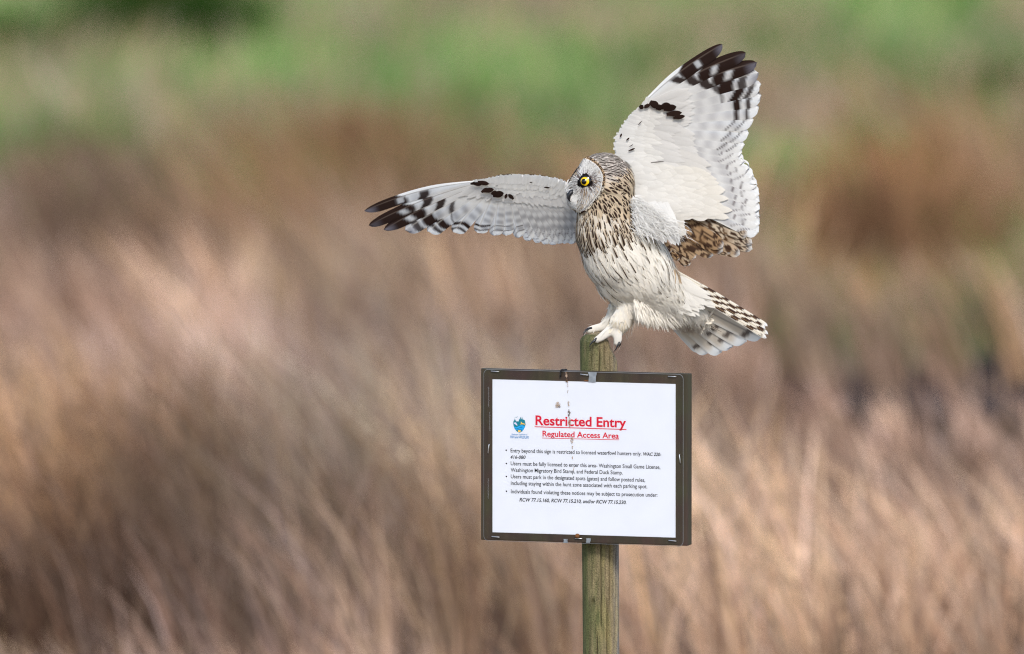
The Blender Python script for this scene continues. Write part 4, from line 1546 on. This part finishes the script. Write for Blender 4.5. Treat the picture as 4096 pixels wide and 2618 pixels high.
def prim_color(idx, seed, far):
    """idx 0 = outermost primary"""
    def f(t, s):
        col = np.repeat((WHITE * 1.03)[None, :], len(t), 0)
        # soft grey inner barring
        gb = 0.5 + 0.5 * np.sin((t * 6.2 + seed * 0.35 + idx * 0.12) * 2 * np.pi)
        amt = sstep(0.30, 0.45, t) * (1 - sstep(0.86, 0.93, t)) * sstep(0.0, 0.25, s) * (0.25 + 0.6 * gb) * ((0.80 if far else 0.52) if idx > 2 else 0.35)
        col = mixc(col, GREY * (0.62 if far else 0.9), amt)
        lead_g = sstep(0.35, 0.5, t) * (1 - sstep(-0.35, -0.1, s)) * 0.35
        col = mixc(col, GREY * (0.7 if far else 1.0), lead_g * (idx > 1))
        col = mixc(col, WHITE * 1.03, sstep(0.80, 0.95, s) * 0.7 * sstep(0.2, 0.4, t))
        wob = 0.02 * np.sin(s * 3 + seed * 5)
        dk = np.zeros(len(t))
        if idx <= 2:
            st = ((0.47, 0.54, 0.61) if not far else (0.64, 0.60, 0.60))[idx]
            dk = np.maximum(dk, sstep(st - 0.02, st + 0.02, t + wob + 0.03 * s))
            if idx == 1: dk *= 1 - 0.9 * bar(t, s, 0.70, 0.030, 0.02, 0.05, 0.12, 0.85)
            if idx == 2: dk *= 1 - 0.9 * bar(t, s, 0.755, 0.032, 0.02, 0.05, 0.05, 0.85)
            if idx == 0: dk *= 1 - 0.85 * bar(t, s, 0.67, 0.03, 0.015, 0, 0.1, 0.8)
            dk = np.maximum(dk, 0.97 * bar(t + wob, s, ((0.385, 0.45, 0.52) if not far else (0.45, 0.46, 0.42))[idx], 0.046, 0.012, -0.03, -0.9 if idx else 0.1, 1.1))
        elif idx <= 6:
            c1 = (0.73, 0.79, 0.81, 0.82)[idx - 3]
            c2 = (0.88, 0.90, 0.915, 0.92)[idx - 3]
            w1 = (0.070, 0.050, 0.034, 0.022)[idx - 3]
            dk = np.maximum(dk, bar(t + wob, s, c1, w1, 0.012, 0.05))
            dk = np.maximum(dk, 0.92 * bar(t + wob, s, c2, (0.040, 0.030, 0.022, 0.016)[idx - 3], 0.012, 0.05))
            if idx == 3: dk = np.maximum(dk, 0.85 * bar(t + wob, s, 0.60 if not far else 0.40, 0.030, 0.012, -0.04, -0.5, 1.1))
            if idx == 4: dk = np.maximum(dk, 0.7 * bar(t + wob, s, 0.60, 0.014, 0.012, -0.04, 0.0, 1.1))
        else:
            dk = np.maximum(dk, 0.80 * bar(t + wob, s, 0.80, 0.011, 0.008, 0.06))
            dk = np.maximum(dk, 0.80 * bar(t + wob, s, 0.90, 0.010, 0.008, 0.06))
        col = mixc(col, DARK, dk)
        if idx <= 3:      # worn grey tips
            g = sstep(0.86, 0.97, t) * sstep(-0.5, 0.5, s) * (0.75 if idx != 1 else 0.35)
            col = mixc(col, LILAC * 0.75, g)
        col = shaft(col, t, s, np.array(lin(196, 186, 172)) if idx > 2 else np.array(lin(120, 104, 92)), 0.08, 0.6)
        return col * barbs(t, s, seed)[:, None]
    return f


def sec_color(j, seed, dk_amt=0.7, far=False):
    def f(t, s):
        col = np.repeat((WHITE * 1.04)[None, :], len(t), 0)
        gb = 0.5 + 0.5 * np.sin((t * 5.6 + seed * 0.4) * 2 * np.pi)
        col = mixc(col, GREY * (0.62 if far else 0.85), sstep(0.25, 0.45, t) * (1 - sstep(0.82, 0.92, t)) * (0.25 + 0.6 * gb) * (0.35 + 0.65 * sstep(-0.6, 0.4, s)) * (0.85 if far else 0.55))
        col = mixc(col, WHITE * 1.03, sstep(0.78, 0.95, s) * 0.8 * sstep(0.2, 0.4, t))
        wob = 0.022 * np.sin(s * 3.4 + seed * 7)
        dk = dk_amt * bar(t + wob, s, 0.80 + 0.01 * math.sin(seed * 9), 0.008, 0.007, 0.05, -1.1, 0.75)
        dk = np.maximum(dk, dk_amt * bar(t + wob, s, 0.895, 0.008, 0.007, 0.05, -0.8, 1.1))
        col = mixc(col, np.array(lin(92, 76, 76)), dk)
        col = shaft(col, t, s, np.array(lin(178, 172, 170)), 0.07, 0.55)
        return col * barbs(t, s, seed)[:, None]
    return f


# near (raised) wing
def zn(x, y):      # 2350,120 close-up
    return (2350 + 0.38986 * x, 120 + 0.38986 * y)


def depN(px, py):
    u = (px - 2530) / S; v = (800 - py) / S
    return 0.014 + 0.30 * u - 0.05 * v - 1.1 * v * abs(v) - 0.5 * u * (0.19 - u)


near_wing_L = [(2592, 385), (2586, 394), (2580, 402), (2570, 412), (2562, 422), (2553, 432), (2540, 446), (2528, 458), (2514, 471), (2500, 492),
               (2485, 516), (2476, 530), (2466, 547), (2459, 563), (2457, 588), (2460, 612), (2468, 640), (2480, 668), (2496, 700), (2514, 735), (2530, 775)]
near_B = [(2586, 402), (2592, 408), (2598, 417), (2602, 427), (2606, 438), (2610, 450), (2612, 464), (2612, 480), (2610, 498), (2606, 516),
          (2602, 532), (2600, 550), (2600, 568), (2602, 585), (2606, 602), (2610, 620), (2616, 640), (2622, 660), (2630, 682), (2640, 705), (2650, 730)]
near_T = [(2888, 178), (2981, 212), (3026, 250), (3034, 292), (3045, 338), (3045, 383), (3034, 430), (3014, 480), (2995, 533), (2978, 580),
          (2968, 612), (2976, 646), (2997, 674), (3014, 703), (3028, 740), (3036, 776), (3038, 808), (3039, 838), (3038, 866), (3038, 895), (3034, 930)]
near_W = [66, 74, 80, 82, 82, 82, 82, 80, 78, 74, 72, 70, 70, 70, 72, 72, 70, 68, 68, 70, 72]
near_bend = [-26, -30, -30, -26, -22, -18, -14, -10, -6, -2, 2, 2, 2, 2, 4, 4, 4, 4, 4, 4, 4]

# far wing
def zf(x, y):
    return (1400 + 0.41528 * x, 600 + 0.41528 * y)


def depF(px, py):
    u = (2300 - px) / S; v = (py - 700) / S
    return 0.030 + 0.62 * u + 0.55 * v + 0.12 * u * u


far_L = [zf(*q) for q in ((1180, 292), (1205, 290), (1240, 287), (1280, 283), (1320, 276), (1360, 268), (1400, 262), (1440, 255), (1480, 250), (1520, 246),
                          (1560, 243), (1605, 243), (1650, 243), (1700, 244), (1750, 247), (1800, 250), (1850, 256), (1905, 262), (1970, 273), (2045, 294), (2130, 335))]
far_B = [zf(*q) for q in ((1190, 312), (1225, 322), (1262, 335), (1300, 350), (1335, 365), (1370, 378), (1405, 388), (1440, 396), (1475, 402), (1510, 406),
                          (1545, 410), (1585, 412), (1625, 415), (1665, 418), (1705, 420), (1750, 425), (1795, 430), (1840, 440), (1895, 455), (1960, 470), (2060, 500))]
far_T = [zf(*q) for q in ((138, 588), (183, 728), (326, 768), (532, 772), (748, 788), (995, 792), (1225, 800), (1385, 828), (1500, 828), (1625, 846),
                          (1735, 874), (1830, 890), (1908, 908), (1975, 915), (2040, 900), (2100, 898), (2160, 900), (2230, 890), (2300, 880), (2370, 870), (2440, 860))]
far_W = [50, 56, 60, 66, 68, 68, 66, 62, 58, 54, 52, 50, 48, 46, 46, 46, 46, 46, 48, 50, 50]
far_bend = [-40, -30, -24, -18, -14, -10, -7, -4, -2, 0, 2, 3, 4, 4, 4, 4, 4, 4, 4, 4, 4]


def lerp_list(a_, k_):
    i = int(max(0, min(len(a_) - 2, math.floor(k_)))); f = k_ - i
    return (a_[i][0] * (1 - f) + a_[i + 1][0] * f, a_[i][1] * (1 - f) + a_[i + 1][1] * f)


def wing_pt(Ls, Bs, Ts, k_, q):
    """surface point: q -1 leading edge, 0 feather roots, 1 tips"""
    l, b, t_ = lerp_list(Ls, k_), lerp_list(Bs, k_), lerp_list(Ts, k_)
    if q < 0:
        return (b[0] + (l[0] - b[0]) * -q, b[1] + (l[1] - b[1]) * -q)
    return (b[0] + (t_[0] - b[0]) * q, b[1] + (t_[1] - b[1]) * q)


def build_wing(Ls, Bs, Ts, Ws, bends, dep, flip, nprim, tilt, lead_r, name_far):
    # arm and skin of the wing: closed, thick at the leading edge
    nk, nq = 41, 13
    V_, Cw, F_ = [], [], []
    for side in (0, 1):
        for i in range(nk):
            k_ = 20 * i / (nk - 1)
            for j in range(nq):
                q = -1 + 1.30 * j / (nq - 1)
                x, y = wing_pt(Ls, Bs, Ts, k_, q)
                f = (q + 1) / 1.30
                th = lead_r * (math.sqrt(max(0, 1 - (1 - min(1, f / 0.22)) ** 2))) * (1 - 0.92 * f)
                outer = min(1, k_ / 5) * 0.7 + 0.3
                th *= outer
                off = -th * 0.5 if side == 0 else th * 1.0
                V_.append(P(x, y, dep(x, y) + off + 0.0015))
                if side == 0:
                    Cw.append(WHITE * 0.98)
                else:
                    m_ = float(vnoise(k_ * 2.1, q * 6, 8))
                    Cw.append(WHITE * 0.9 if f < 0.04 else (BROWN if m_ > 0.5 else BUFF * 0.85))
    for side in (0, 1):
        o_ = side * nk * nq
        for i in range(nk - 1):
            for j in range(nq - 1):
                a_ = o_ + i * nq + j
                F_.append((a_, a_ + 1, a_ + nq + 1, a_ + nq))
    wing = mesh_obj('wing', V_, F_, M_DOWN, owl, Cw)
    for i in range(20, -1, -1):
        prim = i < nprim
        nm = 'primary_feather' if prim else 'secondary_feather'
        sd = rnd.random()
        cf = prim_color(i, sd, name_far) if prim else sec_color(i - nprim, sd, 0.75, name_far)
        sp = None
        if (not prim) and rnd.random() < 0.45: sp = (rnd.randint(3, 10), rnd.uniform(0.86, 0.91), rnd.choice((-0.5, 0.5)))
        flight(nm, Bs[i], Ts[i], Ws[i], bends[i], dep, tilt, cf, wing, lead=(0.26 if i == 0 else 0.36 if prim else 0.45),
               tip_round=(0.20 if i < 3 else 0.13 if prim else 0.07), split=sp, flip=flip, taper=(0.25 if i < 3 else 0.1))
    return wing


wing_n = build_wing(near_wing_L, near_B, near_T, near_W, near_bend, depN, 1, 10, 0.055, 0.012, False)
wing_f = build_wing(far_L, far_B, far_T, far_W, far_bend, depF, -1, 10, 0.05, 0.012, True)


# ---------- underwing coverts: rows of soft overlapping feathers
def wing_nrm(dep, x, y):
    a_ = P(x, y, dep(x, y)); b_ = P(x + 8, y, dep(x + 8, y)); c_ = P(x, y + 8, dep(x, y + 8))
    n_ = (b_ - a_).cross(c_ - a_).normalized()
    return n_ if n_.y < 0 else -n_


def covert(pl, dep, B, T, W, layer, cf, flip=1, bend=0.0, rows=8, ncol=7, lift=0.0001):
    B = np.array(B, float); T = np.array(T, float)
    d = T - B; L = np.hypot(*d); d = d / L
    pr = np.array([-d[1], d[0]])
    b0_ = pl.n
    wn_ = wing_nrm(dep, (B[0] + T[0]) / 2, (B[1] + T[1]) / 2)
    cdir = (P(B[0] + pr[0] * 5, B[1] + pr[1] * 5, 0) - P(B[0], B[1], 0)).normalized()
    for i in range(rows):
        t = i / (rows - 1)
        ws = (0.55 + 0.45 * float(sstep(0, 0.5, t))) * (1.0 if t < 0.55 else max(0.10, math.cos((t - 0.55) / 0.45 * math.pi / 2) ** 0.6))
        for s in np.linspace(-1, 1, ncol):
            X = B[0] + d[0] * L * t + pr[0] * (s * W * ws + bend * t * t); Y = B[1] + d[1] * L * t + pr[1] * (s * W * ws + bend * t * t)
            pl.V.append(P(X, Y, dep(X, Y) + layer - lift * t + 0.0001 * s * s))
            pl.Cc.append(cf(t, s))
            pl.Nn.append((wn_ + cdir * (0.10 * s)).normalized())
    for i in range(rows - 1):
        for k_ in range(ncol - 1):
            a_ = b0_ + i * ncol + k_
            pl.F.append((a_, a_ + 1, a_ + ncol + 1, a_ + ncol))
    pl.n += rows * ncol


def covert_rows(Ls, Bs, Ts, dep, spec, wing, wscale):
    pl = Plume()
    for (q0, q1, k0, k1, n_, W, layer, warm, jit) in spec:
        n_ = int(n_ * 1.4); W = W * 0.9; jit = jit * 1.3
        for i in range(n_):
            k_ = k0 + (k1 - k0) * (i + rnd.uniform(-0.3, 0.3)) / max(1, n_ - 1)
            k_ = min(19.9, max(0.0, k_))
            qa, qb = q0 + rnd.uniform(-jit, jit), q1 + rnd.uniform(-jit, jit)
            B_ = wing_pt(Ls, Bs, Ts, k_, qa); T_ = wing_pt(Ls, Bs, Ts, min(20, k_ + rnd.uniform(-0.2, 0.2)), qb)
            c_ = (WHITE * (1 - warm) + CREAM * warm) * rnd.uniform(0.92, 1.02)
            if q1 > 0.2: c_ = c_ * 0.72 + PALEG * 0.27
            ed = rnd.uniform(0.0, 0.07)
            covert(pl, dep, B_, T_, W * wscale * rnd.uniform(0.85, 1.15), layer - rnd.random() * 0.0002,
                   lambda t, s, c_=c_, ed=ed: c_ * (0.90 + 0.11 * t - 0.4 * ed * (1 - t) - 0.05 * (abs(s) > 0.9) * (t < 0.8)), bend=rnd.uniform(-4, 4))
    o_ = pl.build('underwing_coverts', M_DOWN, wing)
    o_['kind'] = 'stuff'
    return o_


# (q from, q to, k from, k to, count, half width px, depth offset, warmth, jitter)
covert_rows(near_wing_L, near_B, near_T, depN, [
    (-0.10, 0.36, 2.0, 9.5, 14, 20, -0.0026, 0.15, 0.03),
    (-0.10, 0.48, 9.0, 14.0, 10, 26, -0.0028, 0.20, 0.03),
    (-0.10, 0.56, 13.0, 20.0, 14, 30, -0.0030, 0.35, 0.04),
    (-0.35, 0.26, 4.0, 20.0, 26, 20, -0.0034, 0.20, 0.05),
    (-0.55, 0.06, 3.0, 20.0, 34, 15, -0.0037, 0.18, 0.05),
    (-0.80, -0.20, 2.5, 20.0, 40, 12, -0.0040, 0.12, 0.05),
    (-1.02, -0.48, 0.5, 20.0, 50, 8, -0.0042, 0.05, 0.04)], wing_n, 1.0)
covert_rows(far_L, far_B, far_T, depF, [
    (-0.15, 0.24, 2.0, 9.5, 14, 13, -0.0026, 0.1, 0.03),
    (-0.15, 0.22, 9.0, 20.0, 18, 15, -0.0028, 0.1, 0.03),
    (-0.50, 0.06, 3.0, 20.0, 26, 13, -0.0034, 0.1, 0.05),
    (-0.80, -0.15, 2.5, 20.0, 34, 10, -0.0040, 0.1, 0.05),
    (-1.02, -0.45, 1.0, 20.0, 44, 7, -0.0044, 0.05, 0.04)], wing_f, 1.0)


# dark carpal patches: the tips of the primary coverts
M_ = M_FEATHER
carpal_n = [((560, 770), (545, 815), 16), ((600, 765), (620, 800), 22), ((640, 740), (730, 790), 24), ((700, 800), (770, 795), 20), ((745, 800), (850, 765), 22),
            ((780, 815), (912, 790), 22), ((810, 868), (968, 850), 18), ((880, 905), (1000, 885), 14)]


def dark_covert(B_, T_, hw, dep, layer, parent):
    pl = Plume()
    c_ = DARK * rnd.uniform(0.7, 1.25)
    covert(pl, dep, B_, T_, hw, layer, lambda t, s: c_ * (1 + 0.3 * (abs(s) > 0.8)), rows=8, ncol=7)
    return pl.build('carpal_feather', M_FEATHER, parent)


for (a_, b_, hw) in carpal_n:
    dark_covert(zn(*a_), zn(*b_), hw * 0.39 * 1.6, depN, -0.0082, wing_n)
carpal_f = [((1160, 330), (1215, 318), 10), ((1180, 325), (1270, 335), 14), ((1230, 310), (1340, 330), 16), ((1265, 410), (1330, 370), 14), ((1290, 400), (1385, 380), 18),
            ((1360, 425), (1420, 405), 16), ((1375, 440), (1480, 418), 24), ((1495, 470), (1510, 425), 11), ((1575, 475), (1525, 430), 14)]
for (a_, b_, hw) in carpal_f:
    dark_covert(zf(*a_), zf(*b_), hw * 0.415 * 1.35, depF, -0.0074, wing_f)
# small stray dark ticks on the coverts
for (a_, b_, hw, z_, dp, wg) in (((335, 1100), (352, 1065), 9, zn, depN, wing_n), ((398, 1135), (430, 1108), 8, zn, depN, wing_n), ((420, 1245), (488, 1215), 9, zn, depN, wing_n),
                                 ((430, 1200), (470, 1175), 4, zn, depN, wing_n), ((520, 975), (560, 935), 4, zn, depN, wing_n), ((650, 1362), (790, 1352), 5, zn, depN, wing_n),
                                 ((850, 2060), (950, 2020), 5, zn, depN, wing_n),
                                 ((1730, 316), (1755, 312), 5, zf, depF, wing_f), ((1870, 362), (1925, 366), 8, zf, depF, wing_f), ((1400, 350), (1425, 347), 4, zf, depF, wing_f)):
    dark_covert(z_(*a_), z_(*b_), hw * 0.4, dp, -0.0075, wg)

# brown speckled upper feathers showing over the far wing's leading edge
plf = Plume()
for i in range(70):
    k_ = 7 + 13 * rnd.random()
    B_ = wing_pt(far_L, far_B, far_T, k_, -0.95); 
    c_ = DARK * rnd.uniform(0.8, 2.0) if rnd.random() < 0.6 else CREAM
    covert(plf, lambda x, y: depF(x, y) + 0.008, (B_[0] + 14, B_[1] + 2), (B_[0] - 18, B_[1] - 3 - 5 * rnd.random()), 4, 0.0, lambda t, s, c_=c_: c_, rows=4, ncol=3)
o = plf.build('upperwing_coverts', M_DOWN, wing_f); o['kind'] = 'stuff'


# ---------- tertials and scapulars: mottled brown, under the raised wing
def mottle(seed, bars=4.0, light=0.0):
    def f(t, s):
        n1 = vnoise(t * 7 + seed * 31, s * 1.6 + seed * 7, 4)
        wob = 0.10 * np.sin(s * 4 + seed * 9) + 0.30 * (n1 - 0.5)
        bb = sstep(0.42, 0.60, 0.5 + 0.5 * np.sin((t + wob) * bars * 2 * np.pi + seed * 6))
        tanc = np.array(lin(182, 150, 114)) * (1 - light) + np.array(lin(234, 222, 200)) * light
        col = mixc(np.repeat(tanc[None, :], len(t), 0), np.array(lin(78, 58, 46)), bb)
        col = mixc(col, np.array(lin(140, 106, 74)), sstep(0.5, 0.9, n1) * 0.5)
        col = mixc(col, WHITE * 0.95, sstep(0.92, 1.0, t) * 0.8)
        return shaft(col, t, s, DARK, 0.06, 0.6)
    return f


def z3(x, y):
    return (2350 + 0.38986 * x, 600 + 0.38986 * y)


for (b_, t_, w, brs, lt, ly) in (((1000, 640), (1640, 880), 150, 5, 0.7, 0.010), ((980, 680), (1690, 960), 150, 5.5, 0.6, 0.012), ((960, 720), (1690, 1020), 150, 5, 0.4, 0.014),
                                 ((920, 760), (1560, 1075), 150, 5, 0.35, 0.012), ((900, 800), (1480, 1060), 140, 4.5, 0.25, 0.012), ((890, 680), (1390, 1000), 160, 4, 0.0, 0.008),
                                 ((880, 760), (1385, 1045), 150, 3.5, 0.0, 0.010), ((870, 860), (1290, 1085), 140, 3, 0.05, 0.012), ((860, 920), (1110, 1108), 120, 3, 0.05, 0.014),
                                 ((860, 1010), (1050, 1185), 80, 2.2, 0.35, 0.016), ((850, 990), (1010, 1195), 60, 2.2, 0.1, 0.018),
                                 ((720, 930), (860, 1050), 90, 2.5, 0.0, 0.012), ((800, 1000), (940, 1130), 60, 2.5, 0.0, 0.014)):
    flight('tertial_feather', z3(*b_), z3(*t_), w * 0.39, rnd.uniform(-4, 4), lambda x, y: depN(x, y) * 0.6 + 0.014, 0.03, mottle(rnd.random(), brs, lt), wing_n,
           lead=0.5, rows=30, ncol=11, layer=ly, tip_round=0.22)

# inner coverts that join the raised wing to the flank
icp = Plume()
base_l = [(470, 150), (470, 330), (470, 450), (470, 540), (480, 600), (480, 640)]
tip_l = [(1150, 230), (1290, 330), (1430, 560), (1400, 680), (1060, 680), (930, 900)]
nk_, nq_ = 31, 16
sv, sf = [], []
for i in range(nk_):
    v = 5 * i / (nk_ - 1) * 0.9999
    B_ = lerp_list(base_l, v); T_ = lerp_list(tip_l, v)
    for j in range(nq_):
        f = j / (nq_ - 1) * 0.93
        x, y = z3(B_[0] + (T_[0] - B_[0]) * f, B_[1] + (T_[1] - B_[1]) * f)
        sv.append(P(x, y, depN(x, y) - 0.0034))
for i in range(nk_ - 1):
    for j in range(nq_ - 1):
        a_ = i * nq_ + j
        sf.append((a_, a_ + 1, a_ + nq_ + 1, a_ + nq_))
mesh_obj('inner_wing', sv, sf, M_DOWN, wing_n, [WHITE * 0.7 + CREAM * 0.3] * len(sv))
for row in range(7):
    n_ = 34
    for i in range(n_):
        v = 5 * min(0.999, max(0, (i + rnd.uniform(-0.4, 0.4)) / n_))
        B_ = lerp_list(base_l, v); T_ = lerp_list(tip_l, v)
        f1 = 1.02 - row * 0.135 + rnd.uniform(-0.09, 0.09); f0 = max(-0.02, f1 - rnd.uniform(0.22, 0.34))
        bb_ = z3(B_[0] + (T_[0] - B_[0]) * f0, B_[1] + (T_[1] - B_[1]) * f0); tt_ = z3(B_[0] + (T_[0] - B_[0]) * f1, B_[1] + (T_[1] - B_[1]) * f1)
        w_ = 0.40 * (1 - row / 7) + 0.10
        c_ = (WHITE * (1 - w_) + CREAM * w_) * rnd.uniform(0.94, 1.0)
        covert(icp, depN, bb_, tt_, rnd.uniform(13, 21), -0.0042 - 0.0003 * row - 0.0002 * rnd.random(), lambda t, s, c_=c_: c_ * (0.90 + 0.11 * t - 0.05 * (abs(s) > 0.9) * (t < 0.8)), bend=rnd.uniform(-6, 6))
o = icp.build('inner_coverts', M_DOWN, wing_n); o['kind'] = 'stuff'

# axillaries: big soft white plumes hanging from the armpit
axp = Plume()
for i in range(36):
    q = rnd.random()
    B_ = z3(480 + 330 * q + rnd.uniform(-40, 40), 560 + 40 * q + rnd.uniform(-60, 60))
    T_ = z3(700 + 270 * q + rnd.uniform(-90, 40), 900 + 60 * q * (1 if q > .5 else .3) + rnd.uniform(-130, 40))
    c_ = WHITE * rnd.uniform(0.93, 1.0)
    covert(axp, lambda x, y: -0.022 + 0.25 * (x - 2550) / S, B_, T_, rnd.uniform(14, 24), -0.005 - 0.001 * rnd.random(), lambda t, s, c_=c_: c_ * (1 - 0.04 * (1 - t)), bend=rnd.uniform(-6, 6))
for i in range(1500):
    q = rnd.random(); r_ = rnd.random()
    bx, by = z3(470 + 560 * q * r_ + rnd.uniform(-50, 50), 520 + 330 * r_ + rnd.uniform(-60, 60))
    L_ = rnd.uniform(20, 60); an = rnd.gauss(0.75, 0.25)
    dpt = -0.031 + 0.25 * (bx - 2550) / S - 0.004 * rnd.random()
    p0 = P(bx, by, dpt); p2 = P(bx + L_ * math.cos(an), by + L_ * math.sin(an), dpt - rnd.uniform(0, 0.004))
    c_ = WHITE * rnd.uniform(0.95, 1.0)
    axp.strand(p0, p0.lerp(p2, 0.5) + Vector((0, -0.002, 0.001)), p2, 0.0008, Vector((-math.sin(an), 0, math.cos(an))), c_, c_)
o = axp.build('axillary_plumes', M_DOWN, wing_n); o['kind'] = 'stuff'


# ---------- tail
def z6(x, y):
    return (2600 + 0.25992 * x, 1050 + 0.25992 * y)


tail = mesh_obj('tail', [PK(1600, 690, 0.075), PK(1650, 700, 0.10), PK(1640, 745, 0.10), PK(1590, 740, 0.08),
                         PK(1600, 690, 0.100), PK(1650, 700, 0.115), PK(1640, 745, 0.12), PK(1590, 740, 0.10)],
                [(0, 1, 2, 3), (7, 6, 5, 4), (0, 4, 5, 1), (1, 5, 6, 2), (2, 6, 7, 3), (3, 7, 4, 0)], M_DOWN, owl, [WHITE * 0.95] * 8)


def depT(px, py):
    return 0.062 + 0.60 * (px - 2720) / S


def tail_up(seed, ph):
    def f(t, s):
        col = np.repeat(np.array(lin(236, 228, 212))[None, :], len(t), 0)
        bb = sstep(0.44, 0.56, 0.5 + 0.5 * np.sin((t + 0.02 * np.round(s * 1.2)) * 2 * np.pi * 6.2 + ph) + 0.7 * (vnoise(t * 11, s * 0.8 + seed * 50, 5) - 0.5))
        bb = bb * (1 - sstep(0.94, 0.965, t)) * sstep(0.22, 0.3, t)
        col = mixc(col, np.array(lin(78, 58, 50)), bb * (1 - sstep(0.72, 0.86, s)))
        col = mixc(col, WHITE, sstep(0.955, 0.98, t))
        return shaft(col, t, s, np.array(lin(176, 150, 110)), 0.10, 0.7)
    return f


def tail_under(seed, bars_):
    def f(t, s):
        col = np.repeat(np.array(lin(216, 206, 192))[None, :], len(t), 0)
        col = mixc(col, WHITE, sstep(0.84, 0.92, t) + sstep(0.6, 0.85, np.abs(s)) * 0.6)
        dk = np.zeros(len(t))
        for (c_, s0, s1) in bars_:
            dk = np.maximum(dk, 0.85 * bar(t, s, c_, 0.028, 0.012, 0.04, s0, s1))
        col = mixc(col, np.array(lin(70, 54, 50)), dk)
        return shaft(col, t, s, np.array(lin(120, 112, 108)), 0.05, 0.6)
    return f


for n_, (b_, t_, w, bars_, ly) in enumerate((((300, 420), (1720, 1160), 250, [(0.86, -0.3, 0.9)], 0.010),
                                             ((260, 440), (1480, 1225), 300, [(0.80, -1.1, 0.7), (0.66, 0, 0.8)], 0.014),
                                             ((220, 470), (1275, 1305), 300, [(0.85, -1.1, 0.4), (0.70, -0.5, 0.6)], 0.018),
                                             ((180, 500), (1105, 1380), 300, [(0.83, -0.7, 0.3)], 0.022),
                                             ((150, 520), (915, 1388), 290, [(0.84, -0.2, 0.9)], 0.026),
                                             ((130, 540), (820, 1360), 250, [], 0.030))):
    flight('tail_feather', z6(*b_), z6(*t_), w * 0.26, 12, lambda x, y: depT(x, y) + 0.35 * max(0, (y - 1180 - 0.62 * (x - 2700)) / S), -0.05, tail_under(rnd.random(), bars_), tail,
           lead=0.5, rows=40, ncol=13, layer=ly, tip_round=0.12, base_w=0.35)
for n_, (b_, t_, w, ph, ly) in enumerate((((420, 145), (1803, 982), 74, 0.3, 0.006), ((420, 190), (1775, 1022), 76, 3.3, 0.003), ((410, 235), (1768, 1066), 76, 0.7, 0.000),
                                          ((400, 275), (1825, 1107), 74, 3.9, -0.003), ((390, 310), (1790, 1163), 70, 1.2, -0.006))):
    flight('tail_feather', z6(*b_), z6(*t_), w * 0.26, -4, depT, 0.09, tail_up(rnd.random(), ph), tail, lead=0.5, rows=70, ncol=11, layer=ly - 0.004, tip_round=0.06, base_w=0.5, split=(6, 0.93, 0.9))
# soft undertail coverts bridging belly and tail
utc = Plume()
for i in range(130):
    B_ = z6(rnd.uniform(120, 560), 0); B_ = (B_[0], 1050 + 0.26 * (rnd.uniform(60, 330) + 0.55 * (B_[0] - 2631) / 0.26))
    an = rnd.gauss(0.60, 0.06); L_ = rnd.uniform(60, 110)
    c_ = (WHITE * 0.6 + CREAM * 0.4) * rnd.uniform(0.95, 1.02)
    covert(utc, lambda x, y: depT(x, y) - 0.019, B_, (B_[0] + L_ * math.cos(an), B_[1] + L_ * math.sin(an)), rnd.uniform(6, 12), -0.002 * rnd.random(), lambda t, s, c_=c_: c_ * (1 - 0.04 * (1 - t)), bend=rnd.uniform(-5, 5))
for i in range(150):
    q = rnd.random()
    B_ = z6(60 + 380 * q, 330 + 200 * rnd.random() - 130 * q)
    an = rnd.gauss(0.62, 0.10) + 0.12 * (1 - q)
    L_ = rnd.uniform(60, 150) * (0.7 + 0.5 * q)
    T_ = (B_[0] + L_ * math.cos(an), B_[1] + L_ * math.sin(an))
    c_ = (WHITE * 0.6 + CREAM * 0.4) * rnd.uniform(0.93, 1.0)
    covert(utc, lambda x, y: depT(x, y) - 0.016, B_, T_, rnd.uniform(10, 20), -0.006 * rnd.random(), lambda t, s, c_=c_: c_ * (1 - 0.04 * (1 - t)), bend=rnd.uniform(-8, 8))
o = utc.build('undertail_coverts', M_DOWN, tail); o['kind'] = 'stuff'
